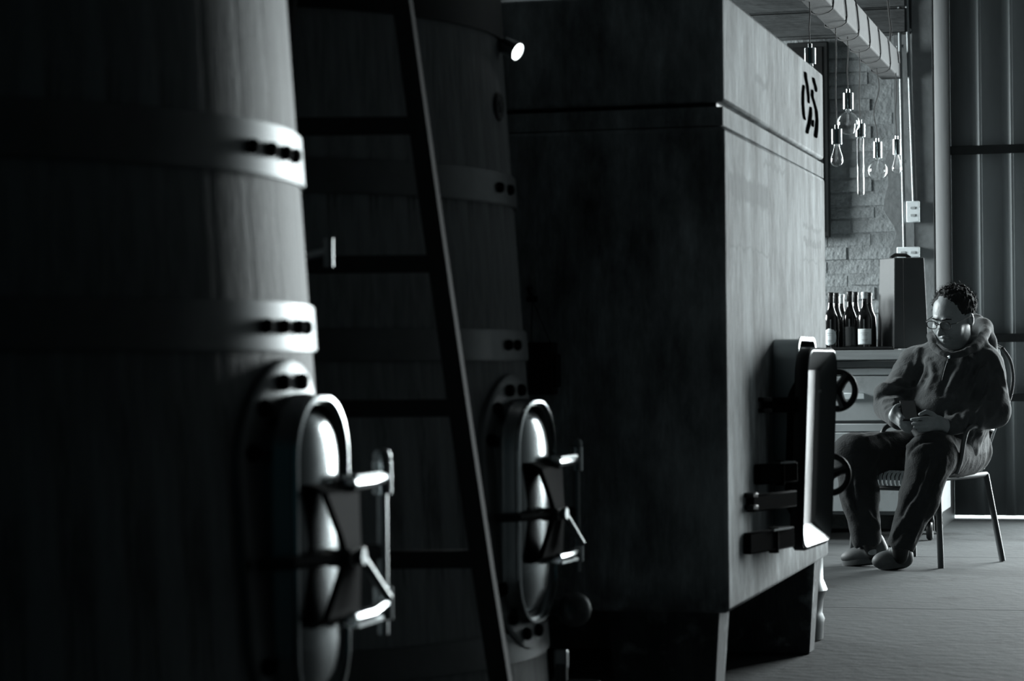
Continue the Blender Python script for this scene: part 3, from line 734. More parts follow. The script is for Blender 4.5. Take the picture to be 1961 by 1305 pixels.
    # two hinge arms to the hinge rod on the far side
    for s_ in (1, -1):
        z = s_*.107
        ar = MB().tube([W(.080, .03, z), W(.080, .12, z), W(.046, .285, z)], .0125, 10).build('hinge_arm', M_ss, v)
        MB().tube([W(.046, .285, z-.028), W(.046, .285, z+.028)], .017, 12).build('knuckle', M_ss, ar)
        MB().box(W(.075, .10, z+s_*.012), (.03, .12, .006), Matrix.Rotation(ps, 3, 'Z')).build('arm_plate', M_ss2, ar)
    MB().tube([W(.046, .285, -.16), W(.046, .285, .125)], .009, 10).build('hinge_rod', M_ss2, v)
    MB().lathe([(0, 0), (.008, .001), (.015, .010), (.016, .02), (.012, .028), (0, .032)], Matrix.Scale(1,4) @ Matrix.Translation(W(.046, .285, .125)), 20).build('hinge_knob', M_ss2, v)
    MB().tube([W(bend(.27, 0), .27, -.02), W(.046, .285, -.02)], .014, 10).build('hinge_bracket', M_rail, v)
    # clamp bar, screw and lever
    MB().tube([W(.005, -.175, -.005), W(.05, -.15, -.005), W(.09, -.02, -.005), W(.09, .05, -.005)], .010, 10).build('clamp_bar', M_rail, v)
    MB().tube([W(.05, 0, -.005), W(.115, 0, -.005)], .013, 12).build('clamp_screw', M_ss2, v)
    MB().box(W(.085, 0, -.005), (.04, .08, .028), Matrix.Rotation(ps, 3, 'Z')).build('clamp_block', M_rail, v, bevel=.004)
    MB().tube([W(.105, .01, -.005), W(.115, .11, -.080)], .0075, 10).build('lever', M_conduit, v)
    return v, c, o, W
zz1 = lambda py, d: CAM.z-(py-703)*d/F_PX
v1 = make_vat(600, 4.20, [(1.245, 1.332), (.967, 1.045), (.28, .35)], .645, -1, 'nearer oak vat, cut by the left edge, with a bright steel manway', [(483, 518, 546, 564), (509, 542, 570, 585), None], .24)
v2 = make_vat(1006, 5.75, [(1.307, 1.382), (.952, 1.022), (.28, .35), (1.70, 1.93)], .612, -4, 'farther oak vat between the wooden ladder and the concrete tank', [(956, 976), (973, 990), None, None], .27)
# sample tap on the near vat
c = v1[1]
def on_vat(c, deg, z, off=0): a_ = math.radians(deg); return c+Vector((math.cos(a_), math.sin(a_), 0))*(rad(z)+off)+Vector((0, 0, z))
tp0 = on_vat(c, 52, 1.12); out_ = Vector((math.cos(math.radians(42)), math.sin(math.radians(42)), 0))
target_ = at(629, 480, d=4.42)
tap = MB().tube([tp0-out_*.01, target_], .009, 10).build('tap_pipe', M_dim, v1[0], label='small steel sample tap')
MB().tube([target_+Vector((0,0,.022)), target_-Vector((0,0,.03))], .010, 10).build('tap_handle', M_dim, tap)
MB().tube([tp0.lerp(target_, .3), tp0.lerp(target_, .3)-Vector((0,0,.035))], .008, 10).build('spout', M_dim, tap)
# round badge on the far vat
c = v2[1]
best = min(((abs(proj(on_vat(c, d_/4, 1.53))[0]-953), d_/4) for d_ in range(-200, 80)), key=lambda t: t[0])[1]
p = on_vat(c, best, 1.535, .001); a_ = math.radians(best)
Tb = Matrix.Translation(p) @ Matrix.Rotation(a_, 4, 'Z') @ Matrix.Rotation(PI/2, 4, 'Y')
bd = MB().lathe([(.020, 0), (.033, 0), (.034, .004), (.029, .007), (.024, .004), (.020, .004)], Tb, 32)
bd = bd.build('badge_ring', M_rail, v2[0], label='dark round badge on the staves')
MB().lathe([(0, 0), (.022, 0), (.022, .003), (0, .003)], Tb, 28).build('badge_disc', M_wood, bd)
MB().tube([Tb @ Vector((-.016, 0, .003)), Tb @ Vector((.014, .004, .004))], .003, 6).tube([Tb @ Vector((-.006, -.010, .003)), Tb @ Vector((.004, .011, .004))], .003, 6).build('badge_mark', M_rail, bd)
# drain valve under the far vat's manway
o2 = v2[2]; W2 = v2[3]
dc = at(1100, 1168, d=5.62); ax = (CAM-dc); ax = Vector((.55, -.8, .12)).normalized()
Td = Matrix.Translation(dc) @ ax.to_track_quat('Z', 'Y').to_matrix().to_4x4()
pipe = MB().tube([on_vat(v2[1], 20, dc.z, -.02), dc+Vector((-.06, .05, 0)), dc+Vector((-.015, .02, 0))], .02, 12).build('drain_pipe', M_dim, v2[0])
MB().lathe([(0, -.012), (.034, -.012), (.041, -.006), (.041, .002), (.036, .008), (.022, .017), (0, .020)], Td, 32).build('drain_cap', M_dim, pipe)
# low pipe fitting on the floor
q = at(1075, 1300, d=5.35)
pf = thing('floor_fitting', (q.x, q.y, 0), 'small steel pipe fitting standing in the dark beneath the farther vat', 'valve')
MB().tube([(q.x, q.y, 0), (q.x, q.y, .28)], .014, 12).build('riser', M_dim, pf)
MB().lathe([(0, 0), (.05, 0), (.05, .01), (0, .01)], Matrix.Translation((q.x, q.y, 0)), 20).build('flange', M_ss2, pf)
MB().tube([(q.x-.02, q.y, .235), (q.x+.08, q.y, .235), (q.x+.08, q.y, .16)], .011, 10).build('elbow', M_dim, pf)
MB().box((q.x, q.y, .29), (.03, .015, .04)).build('lever', M_ss2, pf, bevel=.003)

# spot lamp clipped to the far vat
lp = at(991, 99, d=5.60); axl = (RM @ Vector((.74, -.42, .44))).normalized()
sl = thing('spot_lamp', lp, 'small bright cylindrical spot lamp clipped beside the top of the farther vat', 'lamp')
Tl = Matrix.Translation(lp) @ axl.to_track_quat('Z', 'Y').to_matrix().to_4x4()
MB().lathe([(0, -.052), (.012, -.05), (.0195, -.04), (.0215, 0), (.0200, .001), (.0190, -.004), (.0190, -.012), (0, -.013)], Tl, 28).build('lamp_body', M_ss, sl)
MB().lathe([(0, -.003), (.0185, -.003), (.0185, -.001), (0, -.001)], Tl, 28).build('lamp_lens', M_lamp, sl)
MB().tube([lp-axl*.045, lp-axl*.07+Vector((-.01, .0, .03)), on_vat(v2[1], 15, 1.79, .0)], .004, 8).build('lamp_arm', M_rail, sl)

# ============================================================ LANTERN-LIKE BOX ON A WIRE
hk = at(1016, 552, Y=TY0-.002); q0 = at(1012, 656, Y=TY0-.06); q1 = at(1066, 757, Y=TY0-.06)
bx = thing('hanging_box', ((q0.x+q1.x)/2, TY0-.04, q1.z), 'small black box hanging by a wire from a hook on the concrete tank', 'box')
MB().bb((q0.x, TY0-.07, q1.z), (q1.x-.008, TY0-.012, q0.z)).build('case', M_black, bx, bevel=.004)
MB().bb((q1.x-.01, TY0-.066, q1.z+.02), (q1.x+.003, TY0-.02, q0.z-.03)).build('lid', M_black, bx, bevel=.004)
kn = at(1019, 573, Y=TY0-.03)
MB().tube([hk+Vector((0, .004, 0)), hk+Vector((0, -.02, 0)), kn], .006, 8).build('hook', M_rail, bx)
MB().box(kn, (.03, .014, .016)).build('wire_knot', M_black, bx, bevel=.003)
MB().tube([kn, (q0.x+.004, TY0-.045, q0.z)], .0014, 6).tube([kn, (q1.x-.02, TY0-.045, q0.z)], .0014, 6).build('wire', M_rail, bx)

# ============================================================ LADDER
def LC(px, py, d): return at(px, py, d=d)
dtop, dbot = 4.96, 4.86
def ldep(py): return dbot+(dtop-dbot)*(1700-py)/1700
rr_ = [(755, -100), (776, 45), (829, 430), (882, 800), (925, 1092), (958, 1302), (1010, 1664)]
ll_ = [(560, -100), (545, 45), (508, 430), (480, 800), (460, 1092), (450, 1302), (430, 1664)]
lad = thing('wooden_ladder', at(700, 1660, d=4.9), 'dark wooden ladder with flat rungs standing between the two oak vats', 'ladder')
lad.location.z = 0
for nm, path in (('rail', rr_), ('rail', ll_)):
    m_ = MB(); rg = []
    for (x, y) in path:
        p = LC(x, y, ldep(y)); wv = .019+.002*(y/1300)
        if y > 1600: p.z = 0
        rg.append([p+Vector((-wv, -.016, 0)), p+Vector((wv, -.016, 0)), p+Vector((wv, .016, 0)), p+Vector((-wv, .016, 0))])
    m_.loft(rg, caps=(True, True)).build(nm, M_ladder, lad, bevel=.004)
def xon(path, y):
    for (a, b) in zip(path, path[1:]):
        if a[1] <= y <= b[1]: return a[0]+(b[0]-a[0])*(y-a[1])/(b[1]-a[1])
for y in (-30, 242, 507, 783, 1073, 1370):
    a = LC(xon(ll_, y), y, ldep(y)); b = LC(xon(rr_, y), y, ldep(y)); z = (a.z+b.z)/2; a.z = b.z = z
    c_ = (a+b)/2; L_ = (b-a).length; ang = math.atan2((b-a).y, (b-a).x)
    MB().box(c_, (L_, .03, .036), Matrix.Rotation(ang, 3, 'Z')).build('rung', M_ladder, lad, bevel=.004)
# ============================================================ CHAIR
def C(px, py, d): return at(px, py, d=d)
Z3 = Vector((0, 0, 1))
Af, Bf, Cf = at(1802, 1089, Z=0), at(1920, 1076, Z=0), at(1750, 1067, Z=0)
Df = Af+Cf-Bf
fwd = ((Af-Bf)+(Df-Cf)).normalized(); fwd.z = 0; fwd.normalize()
lft = (Af-Df); lft.z = 0; lft = (lft-fwd*lft.dot(fwd)).normalized()
SW = (Af-Df).length
ch = thing('slatted_armchair', (Af+Bf+Cf+Df)/4, 'metal armchair with a pale slatted seat, carrying the man in the hoodie', 'chair')
SZ = .425
sA = Af-lft*.02-fwd*.01; sA.z = SZ-.018                       # seat corners
sB = at(1888, 882, d=11.40); sB.z = SZ-.018
sD = Df+lft*.035-fwd*.01; sD.z = SZ-.018
sC = sB-lft*(SW-.055)
for (p_, q_) in ((sA, Af), (sB, Bf), (sC, Cf-lft*0), (sD, Df)):
    MB().tube(spline([q_+Vector((0,0,.001)), q_.lerp(p_, .6)+Vector((0,0,.0)), p_+Vector((0,0,.0))], 5), [.0145]*11 if False else .0145, 12).build('leg', M_chair, ch)
MB().tube([sA, sB, sC, sD, sA], .0135, 10).build('seat_frame', M_chair, ch)
def slat_path(u):
    f = sD.lerp(sA, u); r = sC.lerp(sB, u)
    pts = []
    for k in range(9):
        t = k/8; p = r.lerp(f, t); p.z = SZ+.012-.030*math.sin(PI*min(t*1.05, 1))*.6; pts.append(p)
    pts += [f+fwd*.022+Vector((0,0,.022)), f+fwd*.034+Vector((0,0,.005)), f+fwd*.034+Vector((0,0,-.022)), f+fwd*.024+Vector((0,0,-.040))]
    return pts
NSL = 19
for i in range(NSL):
    pts = slat_path((i+.5)/NSL); rg = []; w_ = .0062
    for k, p in enumerate(pts):
        t = (pts[min(k+1, len(pts)-1)]-pts[max(k-1, 0)]).normalized(); n = t.cross(lft).normalized()*.003
        rg.append([p-lft*w_-n, p+lft*w_-n, p+lft*w_+n, p-lft*w_+n])
    MB().loft(rg, caps=(True, True)).build('slat', M_slat, ch, smooth=40)
MB().tube([sD+fwd*.026+Vector((0,0,-.048)), sA+fwd*.026+Vector((0,0,-.048))], .011, 8).build('front_rail', M_chair, ch)
near_up = [(1888, 884, 11.40), (1891, 855, 11.40), (1900, 822, 11.41), (1922, 790, 11.43), (1936, 755, 11.45), (1940, 722, 11.47), (1934, 690, 11.48), (1920, 668, 11.48)]
up = [C(*p) for p in near_up]
far_up = [p-lft*(SW-.055) for p in up]
pts = spline(up, 5); MB().tube(pts, .0095, 10).build('back_post', M_chair, ch)
pts = spline(far_up, 5); MB().tube(pts, .0095, 10).build('back_post', M_chair, ch)
mid = up[-1].lerp(far_up[-1], .5)-fwd*.05+Vector((0,0,.03))
MB().tube(spline([up[-1], up[-1].lerp(far_up[-1], .2)-fwd*.03+Vector((0,0,.02)), mid, up[-1].lerp(far_up[-1], .8)-fwd*.03+Vector((0,0,.02)), far_up[-1]], 5), .0095, 10).build('top_rail', M_chair, ch)
for i in range(1, 12):
    u = i/12; a = sB.lerp(sC, u); b = up[4].lerp(far_up[4], u)-fwd*.035*math.sin(PI*u); c_ = up[-1].lerp(far_up[-1], u)-fwd*.048*math.sin(PI*u)+Vector((0,0,.03*math.sin(PI*u)))
    pts = spline([a, a.lerp(b, .5)-fwd*.02*math.sin(PI*u), b, c_], 4); rg = []
    for k, p in enumerate(pts):
        t = (pts[min(k+1, len(pts)-1)]-pts[max(k-1, 0)]).normalized(); n = t.cross(lft).normalized()*.003
        rg.append([p-lft*.007-n, p+lft*.007-n, p+lft*.007+n, p-lft*.007+n])
    MB().loft(rg, caps=(True, True)).build('back_slat', M_slat, ch, smooth=40)
arm = [(1900, 823, 11.40), (1888, 818, 11.10), (1868, 816, 10.95), (1853, 824, 10.91), (1846, 845, 10.90), (1840, 880, 10.93), (1832, 905, 11.0)]
arp = [C(*p) for p in arm]
for off in (0, SW-.02):
    MB().tube(spline([p-lft*off for p in arp], 5), .0115, 10).build('armrest', M_chair, ch)

# ============================================================ PERSON (signed distance fields, polygonised)
class Field:
    def __init__(s, lo, hi, res):
        s.lo = np.array(lo, np.float32); s.res = res; s.n = tuple(int(math.ceil((h-l)/res))+1 for l, h in zip(lo, hi))
        s.d = np.full(s.n, .2, np.float32)
    def _sub(s, lo, hi):
        i0 = [max(0, int((l-o)/s.res)) for l, o in zip(lo, s.lo)]; i1 = [min(n, int((h-o)/s.res)+2) for h, o, n in zip(hi, s.lo, s.n)]
        if any(a >= b for a, b in zip(i0, i1)): return None, None
        ax = [s.lo[k]+s.res*np.arange(i0[k], i1[k], dtype=np.float32) for k in range(3)]
        return (slice(i0[0], i1[0]), slice(i0[1], i1[1]), slice(i0[2], i1[2])), (ax[0][:, None, None], ax[1][None, :, None], ax[2][None, None, :])
    def blend(s, sl, v, k, sub=False):
        a = s.d[sl]
        if sub:
            v = -v; h = np.maximum(k-np.abs(a-v), 0)/k if k > 0 else 0
            s.d[sl] = np.maximum(a, v)+h*h*k*.25
        else:
            h = np.maximum(k-np.abs(a-v), 0)/k if k > 0 else 0
            s.d[sl] = np.minimum(a, v)-h*h*k*.25
    def cap(s, a, b, ra, rb=None, k=.02, sub=False):
        rb = ra if rb is None else rb; a = np.array(a, np.float32); b = np.array(b, np.float32); m = max(ra, rb)+k+.03
        sl, g = s._sub(np.minimum(a, b)-m, np.maximum(a, b)+m)
        if sl is None: return s
        ba = b-a; L2 = float(ba @ ba)+1e-9
        t = np.clip(((g[0]-a[0])*ba[0]+(g[1]-a[1])*ba[1]+(g[2]-a[2])*ba[2])/L2, 0, 1)
        d = np.sqrt((g[0]-a[0]-t*ba[0])**2+(g[1]-a[1]-t*ba[1])**2+(g[2]-a[2]-t*ba[2])**2)-(ra+(rb-ra)*t)
        s.blend(sl, d, k, sub); return s
    def chain(s, pts, rs, k=.02, sub=False):
        if not isinstance(rs, (list, tuple)): rs = [rs]*len(pts)
        P_ = np.array([list(p) for p in pts], np.float32); m = max(rs)+k+.03
        sl, g = s._sub(P_.min(0)-m, P_.max(0)+m)
        if sl is None: return s
        d = None
        for i in range(len(P_)-1):          # hard union along the chain, blended once: no beads at the joints
            a, ba = P_[i], P_[i+1]-P_[i]; L2 = float(ba @ ba)+1e-9
            t = np.clip(((g[0]-a[0])*ba[0]+(g[1]-a[1])*ba[1]+(g[2]-a[2])*ba[2])/L2, 0, 1)
            q = np.sqrt((g[0]-a[0]-t*ba[0])**2+(g[1]-a[1]-t*ba[1])**2+(g[2]-a[2]-t*ba[2])**2)-(rs[i]+(rs[i+1]-rs[i])*t)
            d = q if d is None else np.minimum(d, q)
        s.blend(sl, d, k, sub); return s
    def ell(s, c, r, ax=None, k=.02, sub=False):
        c = np.array(c, np.float32); ax = ax or (Vector((1,0,0)), Vector((0,1,0)), Vector((0,0,1))); m = max(r)+k+.03
        sl, g = s._sub(c-m, c+m)
        if sl is None: return s
        q = [((g[0]-c[0])*a[0]+(g[1]-c[1])*a[1]+(g[2]-c[2])*a[2]) for a in ax]
        k0 = np.sqrt(sum((q[i]/r[i])**2 for i in range(3))); k1 = np.sqrt(sum((q[i]/r[i]**2)**2 for i in range(3)))+1e-9
        s.blend(sl, k0*(k0-1)/k1, k, sub); return s
    def noise(s, amp, sc, seed=0):
        # smooth value noise on a coarse lattice, added to the field
        rs = np.random.RandomState(seed); m = [int(n*s.res/sc)+3 for n in s.n]; L = rs.uniform(-1, 1, m).astype(np.float32)
        out = L
        for axn in range(3):
            x = np.arange(s.n[axn])*s.res/sc; i = x.astype(int); f = x-i; f = (f*f*(3-2*f)).astype(np.float32)
            sh = [1, 1, 1]; sh[axn] = -1; f = f.reshape(sh); out = np.take(out, i, axn)*(1-f)+np.take(out, i+1, axn)*f
        s.d += amp*out; return s
    def mesh(s, name, m, parent, smooth_it=2, clip=None):
        d = s.d; ins = d < 0; nx, ny, nz = d.shape
        c = np.zeros((nx-1, ny-1, nz-1), np.int8)
        for dx in (0, 1):
            for dy in (0, 1):
                for dz in (0, 1): c += ins[dx:nx-1+dx, dy:ny-1+dy, dz:nz-1+dz]
        cells = np.argwhere((c > 0) & (c < 8)); idx = -np.ones(c.shape, np.int32); idx[tuple(cells.T)] = np.arange(len(cells))
        acc = np.zeros((len(cells), 3), np.float64); cnt = np.zeros(len(cells))
        cor = [(i, j, k) for i in (0, 1) for j in (0, 1) for k in (0, 1)]
        for a in cor:
            for ax_ in range(3):
                if a[ax_]: continue
                b = list(a); b[ax_] = 1
                va = d[cells[:, 0]+a[0], cells[:, 1]+a[1], cells[:, 2]+a[2]]; vb = d[cells[:, 0]+b[0], cells[:, 1]+b[1], cells[:, 2]+b[2]]
                x = (va < 0) != (vb < 0); t = np.where(x, va/np.where(x, va-vb, 1), 0); p = np.tile(np.array(a, float), (len(cells), 1)); p[:, ax_] = t
                acc += p*x[:, None]; cnt += x
        V = (cells+acc/cnt[:, None])*s.res+s.lo
        F = []
        for ax_ in range(3):
            e = np.take(ins, range(0, d.shape[ax_]-1), ax_); e2 = np.take(ins, range(1, d.shape[ax_]), ax_)
            q = np.argwhere(e != e2); u, v = (ax_+1) % 3, (ax_+2) % 3
            ok = (q[:, u] > 0) & (q[:, v] > 0) & (q[:, u] < d.shape[u]-1) & (q[:, v] < d.shape[v]-1); q = q[ok]
            fl_ = e[tuple(q.T)]
            def I(du, dv):
                r = q.copy(); r[:, u] -= du; r[:, v] -= dv; return idx[tuple(r.T)]
            quad = np.stack([I(0, 0), I(1, 0), I(1, 1), I(0, 1)], 1); quad[~fl_] = quad[~fl_][:, ::-1]; F.append(quad)
        F = np.concatenate(F)
        # light smoothing
        E = np.concatenate([F[:, [0, 1]], F[:, [1, 2]], F[:, [2, 3]], F[:, [3, 0]]])
        for _ in range(smooth_it):
            sm = np.zeros_like(V); n_ = np.zeros(len(V))
            for k_ in range(3): sm[:, k_] = np.bincount(E[:, 0], V[E[:, 1], k_], len(V))+np.bincount(E[:, 1], V[E[:, 0], k_], len(V))
            n_ = np.bincount(E[:, 0], minlength=len(V))+np.bincount(E[:, 1], minlength=len(V))
            V = V*.5+.5*sm/np.maximum(n_, 1)[:, None]
        V = V-np.array(wloc(parent))
        me = bpy.data.meshes.new(name); me.vertices.add(len(V)); me.vertices.foreach_set('co', V.astype(np.float32).ravel())
        me.loops.add(len(F)*4); me.loops.foreach_set('vertex_index', F.astype(np.int32).ravel())
        me.polygons.add(len(F)); me.polygons.foreach_set('loop_start', np.arange(0, len(F)*4, 4, dtype=np.int32)); me.polygons.foreach_set('loop_total', np.full(len(F), 4, np.int32))
        me.update(calc_edges=True); me.materials.append(m); me.shade_smooth()
        o = bpy.data.objects.new(name, me); COL.objects.link(o); o.parent = parent
        return o

def fbounds(pts, m):
    return [min(p[i] for p in pts)-m for i in range(3)], [max(p[i] for p in pts)+m for i in range(3)]

J = dict(pel=C(1838, 858, 11.46), bel=C(1818, 792, 11.22), che=C(1828, 722, 11.27), shR=C(1752, 697, 11.36), shL=C(1886, 702, 11.18),
         elR=C(1704, 778, 11.20), wrR=C(1722, 803, 10.99), elL=C(1902, 787, 11.08), wrL=C(1812, 817, 10.92),
         hiR=C(1800, 872, 11.55), hiL=C(1852, 868, 11.38), knR=C(1637, 872, 11.16), knL=C(1783, 872, 10.90),
         anR=C(1667, 1040, 11.145), anL=C(1724, 1050, 10.925), nek=C(1838, 668, 11.32))
HC = C(1825, 607, 11.16)         # head centre
ya, pi_ = math.radians(44), math.radians(21)
f0 = (-CF); f0.z = 0; f0.normalize(); r0 = CR.copy(); r0.z = 0; r0.normalize()
fh = f0*math.cos(ya) - r0*math.sin(ya)
hf = (fh*math.cos(pi_) - Z3*math.sin(pi_)).normalized()      # face direction
hu = (Z3*math.cos(pi_) + fh*math.sin(pi_)).normalized()      # crown direction
hs = hu.cross(hf).normalized()                               # his left side
hu = (hu + hs*.08).normalized(); hs = hu.cross(hf).normalized()
S = 1.13
def H(s_, f_, u_): return HC + (hs*s_ + hf*f_ + hu*u_)*S
AX = (hs, hf, hu)
man = thing('person', (J['pel'].x, J['pel'].y, 0), 'seated man in dark hoodie and glasses looking down at a phone in his hands', 'person')

def body_field(lo, hi, res):
    B = Field(lo, hi, res)
    B.chain([J['pel'], J['bel'], J['che']], [.13, .145, .13], .05)
    B.cap(J['shR'], J['shL'], .055, .055, .06)
    B.cap(J['nek'], J['che'], .06, .09, .05)
    for a, b, c_ in (('shR', 'elR', 'wrR'), ('shL', 'elL', 'wrL')):
        B.cap(J[a], J[b], .05, .042, .03); B.cap(J[b], J[c_], .042, .028, .02)
    for a, b, c_ in (('hiR', 'knR', 'anR'), ('hiL', 'knL', 'anL')):
        B.cap(J[a], J[b], .085, .058, .04); B.cap(J[b], J[c_], .055, .038, .02)
    # neck and head
    B.cap(J['nek'], H(0, -.02, -.07), .060, .055, .03)
    B.ell(H(0, -.012, .030), (.076*S, .098*S, .088*S), AX, .02)
    B.ell(H(0, .018, -.025), (.063*S, .074*S, .088*S), AX, .03)
    B.ell(H(0, .030, -.072), (.048*S, .052*S, .040*S), AX, .03)       # jaw
    B.ell(H(0, .066, -.092), (.022*S, .020*S, .018*S), AX, .02)       # chin
    B.ell(H(0, .010, -.108), (.050, .050, .030), AX, .03)             # double chin
    for s_ in (-1, 1):
        B.ell(H(.042*s_, .055, -.032), (.024*S, .022*S, .026*S), AX, .02)          # cheeks
        B.ell(H(.030*s_, .094, .004), (.019*S, .017*S, .013*S), AX, .012, sub=True) # eye sockets
        B.ell(H(.030*s_, .078, .003), (.0125*S, .0125*S, .0125*S), AX, .003)        # eyes
        B.cap(H(.016*s_, .089, .021), H(.046*s_, .080, .020), .0075, .006, .012)    # brow
        B.cap(H(.018*s_, .089, .0085), H(.042*s_, .083, .0075), .0045, .004, .004)  # lid
        B.ell(H(.078*s_, -.008, -.008), (.010*S, .018*S, .032*S), AX, .008)         # ear
        B.ell(H(.086*s_, -.004, -.004), (.006*S, .009*S, .018*S), AX, .005, sub=True)
        B.ell(H(.0125*s_, .103, -.034), (.0075*S, .009*S, .007*S), AX, .008)        # nostril wing
        B.cap(H(.020*s_, .087, -.046), H(.030*s_, .074, -.068), .003, .003, .008, sub=True)
    B.chain([H(0, .086, .012), H(0, .100, -.012), H(0, .115, -.032)], [.008, .0095, .0125], .012)  # nose
    B.chain([H(-.024, .084, -.059), H(0, .095, -.054), H(.024, .084, -.059)], [.004, .006, .004], .006)
    B.chain([H(-.020, .082, -.070), H(0, .092, -.071), H(.020, .082, -.070)], [.004, .0065, .004], .006)
    B.chain([H(-.026, .084, -.0645), H(0, .099, -.0630), H(.026, .084, -.0645)], .0022, .003, sub=True)
    # ---- right hand (palm against the back of the phone, fingers curled below it)
    k = .006
    R_ = lambda x, y, d: C(x, y, d)
    B.cap(J['wrR'], R_(1714, 797, 10.94), .026, .030, .02); B.cap(R_(1717, 793, 10.94), R_(1722, 806, 10.925), .024, .024, .015)
    for (pts) in ([(1719, 789, 10.925), (1727, 799, 10.89), (1735, 806, 10.885), (1742, 809, 10.89)],
                  [(1716, 796, 10.92), (1725, 807, 10.885), (1735, 814, 10.88), (1744, 817, 10.885)],
                  [(1716, 803, 10.92), (1725, 814, 10.885), (1735, 820, 10.88), (1744, 823, 10.885)],
                  [(1719, 809, 10.925), (1727, 819, 10.89), (1735, 825, 10.89), (1741, 828, 10.895)]):
        B.chain([R_(*p) for p in pts], [.0105, .0095, .0088, .0080], k)
    B.chain([R_(1710, 797, 10.93), R_(1711, 787, 10.93), R_(1716, 779, 10.94), R_(1722, 776, 10.945)], [.013, .012, .0105, .009], k)
    # ---- left hand
    B.cap(J['wrL'], R_(1800, 812, 10.90), .027, .031, .02); B.cap(R_(1796, 806, 10.90), R_(1792, 818, 10.89), .023, .024, .015)
    for pts in ([(1790, 803, 10.885), (1776, 801, 10.85), (1762, 802, 10.845), (1746, 804, 10.855)],
                [(1788, 810, 10.88), (1774, 810, 10.845), (1761, 811, 10.84), (1748, 812, 10.85)],
                [(1788, 816, 10.88), (1774, 818, 10.845), (1762, 819, 10.845), (1751, 819, 10.855)],
                [(1790, 822, 10.885), (1778, 824, 10.855), (1768, 825, 10.85), (1759, 825, 10.86)]):
        B.chain([R_(*p) for p in pts], [.0105, .0095, .0088, .0080], k)
    B.chain([R_(1795, 803, 10.895), R_(1785, 793, 10.88), R_(1774, 789, 10.87), R_(1762, 794, 10.865)], [.014, .012, .0105, .009], k)
    # ankles and feet core
    B.cap(J['anR'], C(1672, 1056, 11.12), .034, .03, .02); B.cap(J['anL'], C(1724, 1064, 10.92), .034, .03, .02)
    return B
allp = list(J.values())+[HC+Vector((0,0,.1)), C(1640, 1066, 11.0), C(1702, 1078, 10.8), C(1740, 800, 10.85)]
lo, hi = fbounds(allp, .17)
body_field(lo, hi, .0048).mesh('body', M_skin, man, 1)

